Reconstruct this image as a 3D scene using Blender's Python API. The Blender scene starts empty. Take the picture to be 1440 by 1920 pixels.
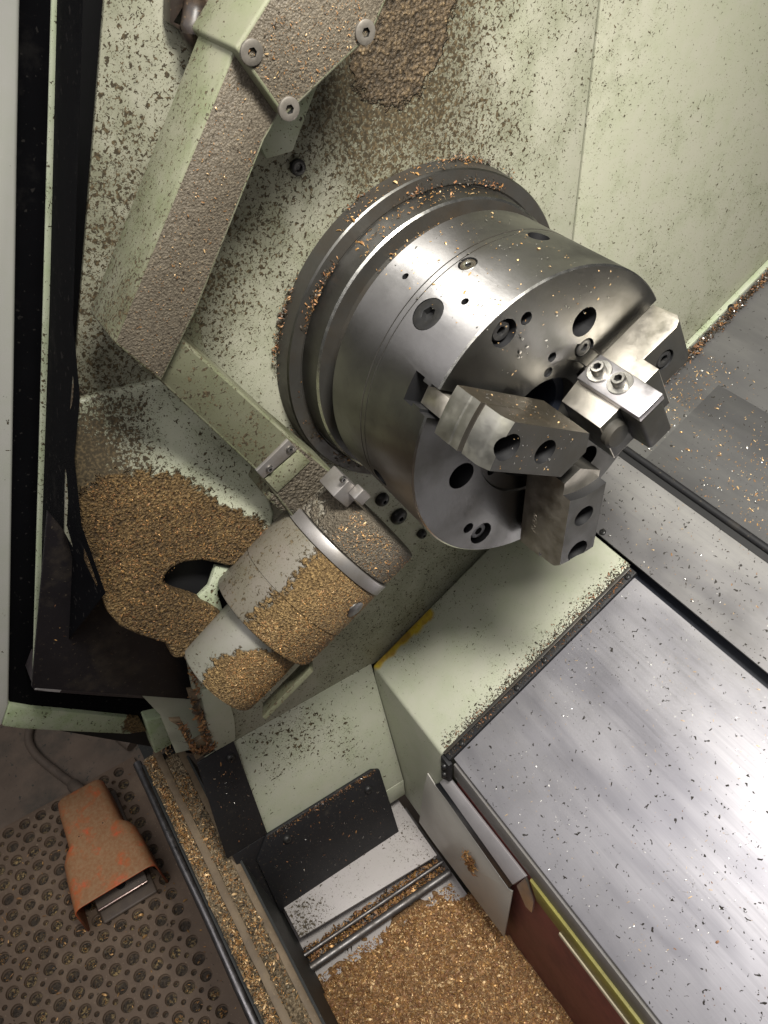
import bpy, bmesh, math, random
import numpy as np
from mathutils import Vector, Matrix, noise as mnoise
rnd = random.Random(7)

# ---------------------------------------------------------------- frame
# Spindle frame: X along the spindle axis out of the headstock wall, Y to the
# back of the machine, Z up, origin in the middle of the chuck face.
ZO = 1.05                                   # spindle height above the shop floor
R3 = np.array([[0.5392, 0.8400, -0.0606], [0.5631, -0.4131, -0.7158], [-0.6263, 0.3518, -0.6957]])
CAM = np.array([0.36765, -0.35952, 0.39653])
FPX = 1498.9
TH = math.radians(30)                       # slant of the bed
SV = np.array([0, math.cos(TH), math.sin(TH)])
NV = np.array([0, -math.sin(TH), math.cos(TH)])

scene = bpy.context.scene
COL = scene.collection
cam_d = bpy.data.cameras.new('camera')
cam = bpy.data.objects.new('camera', cam_d)
COL.objects.link(cam)
cam_d.sensor_fit = 'VERTICAL'
cam_d.sensor_height = 24.0
cam_d.lens = FPX / 1920.0 * 24.0
cam_d.clip_start = 0.01
cam_d.clip_end = 60
_r, _u, _b = R3[0], -R3[1], -R3[2]
M = Matrix(((_r[0], _u[0], _b[0], CAM[0]), (_r[1], _u[1], _b[1], CAM[1]), (_r[2], _u[2], _b[2], CAM[2] + ZO), (0, 0, 0, 1)))
cam.matrix_world = M
scene.camera = cam
scene.render.resolution_x, scene.render.resolution_y = 768, 1024

world = bpy.data.worlds.new('World')
scene.world = world
world.use_nodes = True
bg = world.node_tree.nodes['Background']
bg.inputs[0].default_value = (0.83, 0.82, 0.80, 1)
bg.inputs[1].default_value = 0.08

def area_lamp(name, loc, target, size, size_y, power, col, spread=180):
    l = bpy.data.lights.new(name, 'AREA')
    l.shape = 'RECTANGLE'
    l.size, l.size_y = size, size_y
    l.energy = power
    l.color = col
    l.spread = math.radians(spread)
    o = bpy.data.objects.new(name, l)
    COL.objects.link(o)
    p = Vector(loc) + Vector((0, 0, ZO))
    o.location = p
    d = Vector(target) + Vector((0, 0, ZO)) - p
    o.rotation_euler = d.to_track_quat('-Z', 'Y').to_euler()
    return o

# the two workshop ceiling lights over the operator's side, and the work lamp inside the machine
area_lamp('ceiling_light', (0.28, -1.0, 1.45), (0.25, -0.05, -0.4), 2.4, 1.6, 25, (1.0, 0.962, 0.95))
area_lamp('machine_work_lamp', (0.34, -0.12, 0.80), (-0.02, 0.12, -0.05), 0.26, 0.14, 5.4, (1.0, 0.965, 0.885), 82)
scene.view_settings.view_transform = 'Standard'
scene.view_settings.look = 'None'
scene.view_settings.exposure = 0.0
scene.view_settings.gamma = 1.0

# ---------------------------------------------------------------- measuring
def _ray(u, v):
    return R3.T @ np.array([(u - 720) / FPX, (v - 960) / FPX, 1.0])
def hit(u, v, n, d):
    r = _ray(u, v)
    n = np.array(n, float)
    t = (d - n @ CAM) / (n @ r)
    return tuple(round(float(c), 4) for c in CAM + t * r)
def AX(u, v, x): return hit(u, v, (1, 0, 0), x)
def AY(u, v, y): return hit(u, v, (0, 1, 0), y)
def AZ(u, v, z): return hit(u, v, (0, 0, 1), z)
def AN(u, v, n): return hit(u, v, NV, n)
def polyX(pts, x): return [AX(u, v, x) for u, v in pts]
def polyZ(pts, z): return [AZ(u, v, z) for u, v in pts]
def SL(x, s, n):
    p = s * SV + n * NV
    return (x, float(p[1]), float(p[2]))
def to_sl(p):
    p = np.array(p)
    return float(p[0]), float(p @ SV), float(p @ NV)

# ---------------------------------------------------------------- materials
class NT:
    def __init__(s, name):
        s.m = bpy.data.materials.new(name)
        s.m.use_nodes = True
        s.t = s.m.node_tree
        s.bsdf = s.t.nodes['Principled BSDF']
        s._pos = None
    def n(s, typ, **kw):
        nd = s.t.nodes.new(typ)
        for k, v in kw.items():
            setattr(nd, k, v)
        return nd
    def link(s, a, b): s.t.links.new(a, b)
    def put(s, sock, v):
        if hasattr(v, 'is_output') or isinstance(v, bpy.types.NodeSocket):
            s.link(v, sock)
        elif isinstance(v, (tuple, list)) and len(v) == 3 and sock.type == 'RGBA':
            sock.default_value = (*v, 1)
        else:
            sock.default_value = v
    def pos(s):
        if s._pos is None:
            g = s.n('ShaderNodeNewGeometry')
            m = s.n('ShaderNodeVectorMath', operation='SUBTRACT')
            s.link(g.outputs['Position'], m.inputs[0])
            m.inputs[1].default_value = (0, 0, ZO)
            s._pos = m.outputs[0]
        return s._pos
    def vscale(s, v, sc):
        m = s.n('ShaderNodeVectorMath', operation='MULTIPLY')
        s.put(m.inputs[0], v)
        m.inputs[1].default_value = sc
        return m.outputs[0]
    def slant(s):
        m = s.n('ShaderNodeVectorRotate', rotation_type='X_AXIS')
        s.link(s.pos(), m.inputs['Vector'])
        m.inputs['Angle'].default_value = -TH
        return m.outputs[0]
    def noise(s, scale, detail=3, rough=0.55, vec=None, dist=0.0, out=0):
        nd = s.n('ShaderNodeTexNoise')
        s.put(nd.inputs['Vector'], vec if vec is not None else s.pos())
        nd.inputs['Scale'].default_value = scale
        nd.inputs['Detail'].default_value = detail
        nd.inputs['Roughness'].default_value = rough
        nd.inputs['Distortion'].default_value = dist
        return nd.outputs[out]
    def voro(s, scale, vec=None, feature='F1', out='Distance', rand=1.0):
        nd = s.n('ShaderNodeTexVoronoi', feature=feature)
        s.put(nd.inputs['Vector'], vec if vec is not None else s.pos())
        nd.inputs['Scale'].default_value = scale
        nd.inputs['Randomness'].default_value = rand
        return nd.outputs[out]
    def ma(s, op, a, b=0.5, c=None, clamp=False):
        nd = s.n('ShaderNodeMath', operation=op, use_clamp=clamp)
        s.put(nd.inputs[0], a)
        s.put(nd.inputs[1], b)
        if c is not None: s.put(nd.inputs[2], c)
        return nd.outputs[0]
    def mr(s, v, a, b, c=0.0, d=1.0):
        nd = s.n('ShaderNodeMapRange')
        s.put(nd.inputs[0], v)
        for i, q in enumerate((a, b, c, d)): s.put(nd.inputs[1 + i], q)
        return nd.outputs[0]
    def mix(s, f, a, b, blend='MIX'):
        nd = s.n('ShaderNodeMix', data_type='RGBA', blend_type=blend)
        s.put(nd.inputs[0], f)
        s.put(nd.inputs[6], a)
        s.put(nd.inputs[7], b)
        return nd.outputs[2]
    def ramp(s, f, stops):
        nd = s.n('ShaderNodeValToRGB')
        s.put(nd.inputs[0], f)
        e = nd.color_ramp.elements
        while len(e) < len(stops): e.new(0.5)
        for i, (p, c) in enumerate(stops):
            e[i].position = p
            e[i].color = (*c, 1)
        return nd.outputs[0]
    def dist(s, c):
        nd = s.n('ShaderNodeVectorMath', operation='DISTANCE')
        s.put(nd.inputs[0], s.pos())
        nd.inputs[1].default_value = c
        return nd.outputs[1]
    def ball(s, c, r0, r1):
        """1 inside r0, 0 outside r1"""
        return s.mr(s.dist(c), r1, r0)
    def bump(s, h, strength=0.5, dist=0.002, prev=None):
        nd = s.n('ShaderNodeBump')
        s.put(nd.inputs['Strength'], strength)
        nd.inputs['Distance'].default_value = dist
        s.put(nd.inputs['Height'], h)
        if prev is not None: s.link(prev, nd.inputs['Normal'])
        return nd.outputs[0]
    def set(s, color=None, rough=None, metal=None, normal=None, spec=None):
        b = s.bsdf.inputs
        if color is not None: s.put(b['Base Color'], color)
        if rough is not None: s.put(b['Roughness'], rough)
        if metal is not None: s.put(b['Metallic'], metal)
        if normal is not None: s.link(normal, b['Normal'])
        if spec is not None: b['Specular IOR Level'].default_value = spec
        return s.m

def add_all(n, vals):
    r = vals[0]
    for v in vals[1:]: r = n.ma('ADD', r, v)
    return r

GREEN = (0.392, 0.388, 0.307)
PALE = (0.48, 0.49, 0.385)
SPECK = (0.045, 0.035, 0.020)
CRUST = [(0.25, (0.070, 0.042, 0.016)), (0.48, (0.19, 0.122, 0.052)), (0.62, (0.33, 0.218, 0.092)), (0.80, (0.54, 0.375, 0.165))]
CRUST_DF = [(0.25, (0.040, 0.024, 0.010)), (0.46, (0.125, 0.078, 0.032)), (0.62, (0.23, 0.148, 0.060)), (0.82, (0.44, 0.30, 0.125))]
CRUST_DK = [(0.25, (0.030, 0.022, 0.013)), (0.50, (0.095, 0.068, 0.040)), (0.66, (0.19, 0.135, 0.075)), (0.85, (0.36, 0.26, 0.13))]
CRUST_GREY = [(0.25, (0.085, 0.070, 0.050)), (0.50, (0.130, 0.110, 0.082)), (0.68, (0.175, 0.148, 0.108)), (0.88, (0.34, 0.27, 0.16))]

def paint(name, base=GREEN, density=0.0, spots=(), crust=(), crust_ramp=CRUST, crust_all=None, rough=0.42,
          speck_scale=290, film_shade=0.35, crust_scale=230, wobble=0.035, tint=0.3, bumpy=0.9, crust_dir=None, stains=(), blotch=0.06):
    """painted sheet with stuck-on specks of swarf; spots = (centre, r_in, r_out, weight) raise the speck density and darken, on the wall also as painted shade,
    crust = (centre, r_in, r_out) lays a caked layer of chips"""
    n = NT(name)
    big = n.noise(9, 4, 0.6)
    mid = n.noise(38, 4, 0.6)
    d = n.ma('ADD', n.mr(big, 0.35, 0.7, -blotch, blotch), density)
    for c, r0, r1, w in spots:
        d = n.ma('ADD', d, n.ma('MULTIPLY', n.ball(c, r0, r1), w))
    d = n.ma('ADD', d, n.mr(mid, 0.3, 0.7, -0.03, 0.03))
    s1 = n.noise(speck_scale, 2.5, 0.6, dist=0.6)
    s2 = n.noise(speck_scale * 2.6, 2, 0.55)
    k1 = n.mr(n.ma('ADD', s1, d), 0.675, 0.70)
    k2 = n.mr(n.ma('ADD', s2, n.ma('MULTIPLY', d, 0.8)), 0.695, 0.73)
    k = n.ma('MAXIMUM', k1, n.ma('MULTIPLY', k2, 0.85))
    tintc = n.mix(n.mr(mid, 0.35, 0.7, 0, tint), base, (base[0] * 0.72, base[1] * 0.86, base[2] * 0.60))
    film_shade_f = n.ma('MULTIPLY', n.mr(d, 0.035, 0.18), film_shade, clamp=True)
    film_shade_n = n.mr(n.noise(60, 5, 0.7), 0.25, 0.75, 0.55, 1.25)
    col = n.mix(n.ma('MULTIPLY', film_shade_f, film_shade_n, clamp=True), tintc, (0.085, 0.078, 0.048))
    sp = n.mix(n.mr(n.noise(speck_scale * 1.3, 1), 0.45, 0.7), SPECK, (0.115, 0.085, 0.045))
    col = n.mix(k, col, sp)
    if stains:
        sm = add_all(n, [n.ball(c, r0, r1) for c, r0, r1 in stains])
        sm = n.ma('ADD', sm, n.mr(n.noise(45, 4, 0.65), 0.3, 0.7, -0.3, 0.2))
        sf = n.mr(sm, 0.30, 0.75)
        col = n.mix(n.ma('MULTIPLY', sf, 0.92), col, n.mix(n.mr(n.noise(90, 3), 0.4, 0.65), (0.52, 0.37, 0.012), (0.34, 0.20, 0.02)))
    h = n.ma('MULTIPLY', k, 0.5)
    nrm = n.bump(h, 0.5, 0.0015)
    rg = n.mix(k, (rough,) * 3, (0.6,) * 3)
    if crust or crust_all is not None or crust_dir:
        w = n.ma('MULTIPLY', n.ma('SUBTRACT', n.noise(28, 5, 0.65), 0.5), wobble * 14)
        ms = []
        for c, r0, r1 in crust:
            ms.append(n.mr(n.dist(c), r1, r0, 0.0, 1.0))
        if crust_dir:
            dt_ = n.n('ShaderNodeVectorMath', operation='DOT_PRODUCT')
            n.link(n.pos(), dt_.inputs[0])
            dt_.inputs[1].default_value = crust_dir[0]
            ms.append(n.mr(dt_.outputs['Value'], crust_dir[1], crust_dir[2]))
        cm = add_all(n, ms) if ms else crust_all
        if ms and crust_all is not None: cm = n.ma('ADD', cm, crust_all)
        cm = n.mr(n.ma('ADD', n.ma('ADD', cm, w), n.ma('MULTIPLY', n.ma('SUBTRACT', n.noise(160, 3, 0.6), 0.5), 0.9)), 0.45, 0.56)
        g1 = n.noise(crust_scale, 4, 0.65, dist=0.4)
        g2 = n.voro(crust_scale * 1.5)
        lum = n.ma('ADD', g1, n.ma('MULTIPLY', n.ma('SUBTRACT', 0.4, g2), 0.32))
        lum = n.ma('ADD', lum, n.mr(n.noise(18, 3), 0.3, 0.7, -0.07, 0.07))
        cc = n.ramp(lum, crust_ramp)
        col = n.mix(cm, col, cc)
        hh = n.ma('MULTIPLY', n.ma('ADD', n.ma('MULTIPLY', g1, 1.3), n.ma('MULTIPLY', g2, -0.5)), cm)
        nrm = n.bump(n.ma('ADD', hh, n.ma('MULTIPLY', cm, 0.8)), bumpy, 0.004, prev=nrm)
        rg = n.mix(cm, rg, (0.52,) * 3)
    return n.set(col, rg, 0.0, nrm, 0.4)

def steel(name, base=(0.52, 0.52, 0.51), rough=0.3, metal=1.0, lathe=False, dirt=0.35, dirt_col=(0.06, 0.055, 0.045), aniso=0.0,
          dirt_scale=14, streak=None, fleck=0.0, lo=0.42, hi=0.75):
    n = NT(name)
    sm = n.noise(dirt_scale, 5, 0.62)
    f = n.ma('MULTIPLY', n.mr(sm, lo, hi), dirt)
    fine = n.noise(dirt_scale * 14, 3, 0.6)
    f = n.ma('ADD', f, n.mr(fine, 0.60, 0.80, 0, 0.30 * dirt), clamp=True)
    col = n.mix(f, base, dirt_col)
    rg = n.ma('ADD', n.mr(n.noise(dirt_scale * 1.7, 4), 0.3, 0.7, rough * 0.8, rough * 1.25), n.ma('MULTIPLY', f, 0.25))
    if streak is not None:
        st = n.noise(1.0, 4, 0.65, vec=n.vscale(n.slant(), streak))
        refl_band = n.noise(1.0, 3, 0.55, vec=n.vscale(n.slant(), (5.0, 17.0, 5.0)), dist=0.4)  # broad bands: dark reflections painted into the cover colour
        col = n.mix(n.mr(refl_band, 0.44, 0.62, 0, 0.55), col, (base[0] * 0.42, base[1] * 0.42, base[2] * 0.46))
        rg = n.ma('ADD', rg, n.mr(st, 0.35, 0.68, -0.05, 0.06))
        col = n.mix(n.mr(st, 0.42, 0.70, 0, 0.30), col, (base[0] * 0.55, base[1] * 0.55, base[2] * 0.58))
        nrm = n.bump(st, 0.06, 0.0005)
    else:
        nrm = n.bump(n.noise(260, 3), 0.06, 0.001)
    if fleck:
        fl = n.mr(n.noise(210, 2, 0.55, dist=0.5), 0.70 - fleck, 0.725 - fleck)
        col = n.mix(fl, col, (0.05, 0.045, 0.04))
        rg = n.ma('ADD', rg, n.ma('MULTIPLY', fl, 0.3))
    if lathe:
        sx = n.n('ShaderNodeSeparateXYZ')
        n.link(n.pos(), sx.inputs[0])
        ln = n.n('ShaderNodeTexNoise', noise_dimensions='1D')
        n.link(sx.outputs[0], ln.inputs['W'])
        ln.inputs['Scale'].default_value = 900
        ln.inputs['Detail'].default_value = 2
        nrm = n.bump(ln.outputs[0], 0.10, 0.0006, prev=nrm)
    if aniso:
        n.bsdf.inputs['Anisotropic'].default_value = aniso
        n.bsdf.inputs['Anisotropic Rotation'].default_value = 0.25
        tg = n.n('ShaderNodeTangent', direction_type='RADIAL', axis='X')
        n.link(tg.outputs[0], n.bsdf.inputs['Tangent'])
    return n.set(col, rg, metal, nrm)

def plain(name, col, rough=0.5, metal=0.0, var=0.3, dust=None, scale=60, bump=0.15, dust_amt=0.5, dust_lo=0.45, spec=0.5):
    n = NT(name)
    v = n.noise(scale, 4, 0.6)
    c = n.mix(n.mr(v, 0.3, 0.7, 0, var), col, tuple(x * 0.55 for x in col))
    rg = rough
    if dust is not None:
        df = n.ma('MULTIPLY', n.mr(n.noise(scale * 0.35, 6, 0.68), dust_lo, dust_lo + 0.25), dust_amt)
        sp = n.mr(n.noise(scale * 5, 2), 0.66, 0.70)
        c = n.mix(n.ma('MAXIMUM', df, n.ma('MULTIPLY', sp, dust_amt)), c, dust)
        rg = n.ma('ADD', n.ma('MULTIPLY', df, 0.25), rough)
    return n.set(c, rg, metal, n.bump(v, bump, 0.001), spec)

D0 = -0.345
MAT = {}
def build_mats():
    m = MAT
    m['wall'] = paint('speckled green paint', GREEN, 0.056, film_shade=0.75, speck_scale=330, blotch=0.022,
        spots=[((-0.172, -0.225, 0.215), 0.02, 0.15, 0.065), ((-0.172, -0.275, 0.10), 0.02, 0.13, 0.085), ((-0.172, -0.32, 0.02), 0.02, 0.10, 0.09),  # left-hand spots lay on swarf and oily grime, and paint in shade too
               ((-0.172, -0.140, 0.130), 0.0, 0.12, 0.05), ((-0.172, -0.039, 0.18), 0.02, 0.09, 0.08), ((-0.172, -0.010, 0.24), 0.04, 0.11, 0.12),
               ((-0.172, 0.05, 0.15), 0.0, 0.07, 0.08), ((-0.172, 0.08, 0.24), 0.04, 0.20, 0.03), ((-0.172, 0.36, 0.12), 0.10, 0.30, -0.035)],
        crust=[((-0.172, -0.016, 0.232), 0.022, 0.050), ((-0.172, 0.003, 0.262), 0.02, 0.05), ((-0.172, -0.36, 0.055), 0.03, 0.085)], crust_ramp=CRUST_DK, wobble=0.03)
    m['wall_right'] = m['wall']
    m['box'] = paint('pale green paint box', (0.43, 0.435, 0.352), -0.015, spots=[((-0.03, 0.02, -0.40), 0.0, 0.11, 0.06), ((-0.012, 0.10, -0.335), 0.0, 0.07, 0.10), ((-0.17, 0.0, -0.40), 0.0, 0.10, 0.05)], film_shade=0.25, speck_scale=330,
        stains=[((-0.1707, -0.0871, -0.4487), 0.008, 0.0185), ((-0.1699, -0.0682, -0.4377), 0.008, 0.0185), ((-0.1686, -0.0489, -0.4266), 0.008, 0.0185), ((-0.1667, -0.0283, -0.4147), 0.008, 0.0185), ((-0.1643, -0.0115, -0.405), 0.006, 0.0145)])
    m['chute'] = paint('green paint chute', (0.43, 0.435, 0.352), 0.0, spots=[((-0.15, -0.20, -0.49), 0.0, 0.10, 0.085), ((-0.15, -0.26, -0.53), 0.0, 0.05, 0.07), ((-0.172, -0.22, -0.35), 0.02, 0.13, 0.06)], film_shade=0.2, speck_scale=210)
    m['arm'] = paint('green arm paint', (0.235, 0.235, 0.168), 0.085, film_shade=0.8, tint=0.7, speck_scale=420, spots=[((-0.12, -0.285, 0.12), 0.0, 0.12, 0.08), ((-0.12, -0.16, 0.28), 0.03, 0.10, -0.05)])
    n = None
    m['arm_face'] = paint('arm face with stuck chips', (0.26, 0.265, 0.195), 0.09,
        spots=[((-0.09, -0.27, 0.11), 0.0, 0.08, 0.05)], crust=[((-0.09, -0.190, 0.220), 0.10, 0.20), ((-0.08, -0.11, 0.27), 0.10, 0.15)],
        crust_ramp=CRUST_GREY, film_shade=0.5, crust_scale=460, bumpy=0.4)
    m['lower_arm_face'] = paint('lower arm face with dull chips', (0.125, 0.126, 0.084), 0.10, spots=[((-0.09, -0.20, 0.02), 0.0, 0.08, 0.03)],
        crust=[((-0.09, -0.16, -0.04), 0.028, 0.06)], crust_ramp=CRUST_GREY, film_shade=0.6, speck_scale=260)
    m['deflector'] = paint('deflector paint under caked chips', PALE, 0.075, film_shade=0.6, speck_scale=360,
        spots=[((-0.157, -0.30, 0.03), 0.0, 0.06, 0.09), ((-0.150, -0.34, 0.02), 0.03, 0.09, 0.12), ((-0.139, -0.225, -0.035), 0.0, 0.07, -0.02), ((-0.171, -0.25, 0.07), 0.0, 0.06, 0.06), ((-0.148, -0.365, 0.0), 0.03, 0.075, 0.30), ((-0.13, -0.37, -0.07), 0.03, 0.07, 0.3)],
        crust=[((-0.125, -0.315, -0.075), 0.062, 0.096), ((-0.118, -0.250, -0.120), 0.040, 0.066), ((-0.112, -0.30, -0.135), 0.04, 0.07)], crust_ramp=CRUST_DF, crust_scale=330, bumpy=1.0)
    m['drum'] = paint('drum grey paint under chips', (0.145, 0.128, 0.105), 0.07,
        crust_dir=((0.763, 0.323, -0.559), -0.084, -0.036), crust_ramp=CRUST, film_shade=0.4, crust_scale=400, wobble=0.045)
    m['drum_small'] = paint('small drum paint under chips', (0.19, 0.182, 0.158), 0.03,
        crust=[((-0.045, -0.272, -0.205), 0.042, 0.066)], crust_ramp=CRUST, film_shade=0.4, crust_scale=420, wobble=0.02)
    m['drum_right'] = paint('end drum paint under chips', (0.25, 0.225, 0.19), 0.09,
        crust_all=0.48, crust=[((-0.035, -0.090, -0.14), 0.06, 0.12)], crust_ramp=CRUST_GREY, film_shade=0.5, crust_scale=400)
    m['green_trim'] = paint('light green trim', (0.44, 0.465, 0.36), 0.05, film_shade=0.4, tint=0.6)
    m['door'] = paint('textured green door paint', (0.54, 0.535, 0.50), -0.06, film_shade=0.1, speck_scale=200, tint=0.2)
    m['door_low'] = paint('dirty green door edge', (0.47, 0.51, 0.37), 0.03, spots=[((-0.3, -0.37, -0.52), 0.0, 0.07, 0.10)], film_shade=0.6, tint=0.9,
        crust=[((-0.3, -0.365, -0.50), 0.012, 0.045)])
    m['door_end'] = paint('green door end cap', (0.45, 0.50, 0.36), 0.04, film_shade=0.4, tint=1.0)
    m['chuck'] = steel('turned chuck steel', (0.37, 0.363, 0.365), 0.40, lathe=True, dirt=0.5, dirt_scale=10, aniso=0.9)
    m['chuck_face'] = steel('oily chuck face', (0.115, 0.114, 0.11), 0.36, dirt=0.6, dirt_scale=16, dirt_col=(0.07, 0.065, 0.05), aniso=0.35)
    m['ring'] = steel('ring steel', (0.19, 0.186, 0.175), 0.36, lathe=True, dirt=0.65, dirt_scale=22, aniso=0.5)
    m['flange'] = steel('dirty dark flange', (0.075, 0.072, 0.066), 0.45, metal=0.6, dirt=0.8, dirt_scale=26, dirt_col=(0.06, 0.045, 0.03))
    m['bright'] = steel('bright edge steel', (0.72, 0.71, 0.67), 0.22, dirt=0.2, dirt_scale=60)
    m['jaw_dark'] = steel('black oxide jaw', (0.030, 0.029, 0.026), 0.45, metal=0.15, dirt=0.5, dirt_scale=30, dirt_col=(0.05, 0.042, 0.03))
    m['jaw_cut'] = steel('turned jaw steel', (0.50, 0.49, 0.44), 0.38, dirt=0.5, dirt_scale=45, dirt_col=(0.20, 0.19, 0.12))
    m['jaw_oily'] = steel('oily jaw side', (0.105, 0.092, 0.07), 0.36, metal=0.8, dirt=0.6, dirt_scale=40, dirt_col=(0.09, 0.07, 0.045))
    m['jaw_bright'] = steel('ground jaw steel', (0.66, 0.62, 0.55), 0.40, dirt=0.45, dirt_scale=55, dirt_col=(0.28, 0.25, 0.2))
    m['plate_bright'] = steel('milled clamp plate', (0.62, 0.60, 0.62), 0.36, dirt=0.35, dirt_scale=40, dirt_col=(0.30, 0.27, 0.27))
    m['band'] = steel('worn band', (0.30, 0.285, 0.275), 0.42, metal=0.7, dirt=0.7, dirt_scale=30, dirt_col=(0.14, 0.115, 0.085))
    m['bolt'] = steel('bolt steel', (0.36, 0.35, 0.33), 0.32, dirt=0.4, dirt_scale=120)
    m['bolt_dark'] = steel('black bolt', (0.026, 0.026, 0.027), 0.38, metal=0.4, dirt=0.4, dirt_scale=120)
    m['screw_dull'] = steel('dull screw', (0.22, 0.20, 0.175), 0.45, metal=0.5, dirt=0.7, dirt_scale=150)
    m['black'] = plain('black hole', (0.006, 0.006, 0.007), 0.6)
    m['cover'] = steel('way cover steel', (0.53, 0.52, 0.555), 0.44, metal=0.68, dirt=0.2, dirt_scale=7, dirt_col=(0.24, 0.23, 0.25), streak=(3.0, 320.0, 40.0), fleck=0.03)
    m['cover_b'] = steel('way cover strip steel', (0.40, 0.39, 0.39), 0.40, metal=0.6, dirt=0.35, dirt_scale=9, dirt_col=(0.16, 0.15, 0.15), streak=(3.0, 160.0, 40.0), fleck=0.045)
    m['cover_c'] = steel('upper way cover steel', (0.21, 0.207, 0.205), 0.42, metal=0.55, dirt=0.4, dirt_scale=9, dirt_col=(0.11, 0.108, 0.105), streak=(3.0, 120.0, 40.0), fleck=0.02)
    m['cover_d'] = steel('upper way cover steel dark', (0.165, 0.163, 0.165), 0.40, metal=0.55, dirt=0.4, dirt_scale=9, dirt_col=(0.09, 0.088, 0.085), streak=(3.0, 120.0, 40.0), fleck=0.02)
    m['rubber'] = plain('black rubber', (0.010, 0.010, 0.012), 0.62, var=0.4, dust=(0.16, 0.13, 0.09), dust_amt=0.35, dust_lo=0.62)
    m['rubber_clean'] = plain('black seal', (0.005, 0.005, 0.006), 0.8, spec=0.03, var=0.4, dust=(0.06, 0.055, 0.05), dust_amt=0.4, dust_lo=0.58, scale=40)
    m['dark_blue'] = plain('dark blue tone', (0.014, 0.017, 0.026), 0.45, spec=0.3)  # on the channel face this paints in a polished sheet's dark reflection
    m['lip'] = steel('channel lip', (0.50, 0.48, 0.50), 0.45, metal=0.3, dirt=0.3)
    m['guard'] = steel('guard sheet', (0.52, 0.50, 0.46), 0.48, metal=0.2, dirt=0.25, dirt_scale=12, dirt_col=(0.30, 0.28, 0.24))
    m['frame_black'] = plain('black door frame', (0.014, 0.012, 0.014), 0.5, spec=0.25, var=0.5, dust=(0.10, 0.08, 0.055), dust_amt=0.5, dust_lo=0.55, scale=50)
    m['ledge_dirty'] = plain('dirty brown ledge', (0.050, 0.042, 0.030), 0.55, var=0.6, dust=(0.16, 0.125, 0.075), dust_amt=0.7, dust_lo=0.48, scale=60, bump=0.6, spec=0.2)
    m['bar_black'] = plain('worn black bar', (0.048, 0.040, 0.044), 0.45, var=0.5, dust=(0.12, 0.10, 0.08), dust_amt=0.5, dust_lo=0.55, scale=50)
    m['scrape'] = plain('scraped white primer', (0.55, 0.53, 0.52), 0.6, var=0.3)
    m['bed_red'] = plain('dark red casting', (0.19, 0.052, 0.046), 0.5, var=0.4, dust=(0.08, 0.04, 0.03), dust_amt=0.5)
    m['bed_grey'] = plain('grey bed face', (0.20, 0.19, 0.185), 0.5, var=0.3, dust=(0.16, 0.14, 0.06), dust_amt=0.4)
    m['bed_yellow'] = plain('oil yellow paint', (0.30, 0.27, 0.06), 0.45, var=0.5, dust=(0.12, 0.10, 0.04), dust_amt=0.6)
    m['cream'] = plain('cream edge', (0.55, 0.48, 0.34), 0.5, var=0.5)
    m['shelf'] = paint('white shelf with fine chips', (0.43, 0.40, 0.395), 0.03, film_shade=0.2, speck_scale=260, tint=0.1, spots=[((-0.05, -0.30, -0.735), 0.0, 0.05, 0.12)])
    m['rod'] = steel('steel rod', (0.20, 0.19, 0.19), 0.42, metal=0.8, dirt=0.7, dirt_scale=60, dirt_col=(0.10, 0.08, 0.06))
    m['rail_rod'] = steel('dusty rail rod', (0.30, 0.29, 0.30), 0.30, dirt=0.5, dirt_scale=70, dirt_col=(0.07, 0.06, 0.05))
    n = NT('brass chips heap')
    v = n.noise(260, 4, 0.7, dist=0.5)
    n.set(n.ramp(v, [(0.3, (0.08, 0.043, 0.019)), (0.5, (0.22, 0.125, 0.056)), (0.65, (0.36, 0.215, 0.10)), (0.8, (0.56, 0.38, 0.20))]), 0.6, 0.0, n.bump(v, 1.0, 0.004))
    m['heap'] = n.m
    for nm, c, r, me in (('chip_gold', (0.54, 0.30, 0.105), 0.42, 0.35), ('chip_tan', (0.35, 0.178, 0.066), 0.55, 0.1), ('chip_pale', (0.76, 0.52, 0.26), 0.45, 0.25),
                         ('chip_steel', (0.70, 0.68, 0.64), 0.3, 0.9), ('chip_dark', (0.06, 0.045, 0.03), 0.5, 0.2), ('chip_rust', (0.28, 0.13, 0.06), 0.5, 0.3)):
        n = NT(nm.replace('_', ' '))
        m[nm] = n.set(n.mix(n.mr(n.noise(120, 2), 0.3, 0.7), c, tuple(x * 0.55 for x in c)), r, me)
    m['track'] = paint('track under caked chips', (0.20, 0.165, 0.115), 0.05, crust_all=0.62, crust_ramp=[(0.25, (0.07, 0.05, 0.03)), (0.46, (0.20, 0.15, 0.09)), (0.62, (0.36, 0.28, 0.18)), (0.80, (0.58, 0.47, 0.31))], crust_scale=260, film_shade=0.6)
    m['track_side'] = plain('track dull brass side', (0.17, 0.125, 0.08), 0.5, var=0.5, dust=(0.28, 0.21, 0.13), dust_amt=0.6)
    m['black_wall'] = plain('dark sheet wall', (0.022, 0.024, 0.022), 0.6, var=0.4, dust=(0.2, 0.17, 0.12), dust_amt=0.25, dust_lo=0.68)
    m['mat'] = plain('dusty rubber mat', (0.155, 0.107, 0.074), 0.62, var=0.35, dust=(0.27, 0.20, 0.14), dust_amt=0.7, dust_lo=0.50, scale=45, bump=0.3)
    n = NT('mat underside dirt')
    v = n.noise(190, 4, 0.7)
    gold = n.mr(n.noise(26, 3), 0.45, 0.62)
    n.set(n.mix(n.ma('MULTIPLY', n.mr(v, 0.48, 0.62), gold), n.ramp(v, [(0.3, (0.012, 0.009, 0.007)), (0.6, (0.075, 0.055, 0.038)), (0.8, (0.20, 0.15, 0.09))]), (0.42, 0.30, 0.13)), 0.5, 0.1, n.bump(v, 0.9, 0.004))
    m['mat_under'] = n.m
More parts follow.
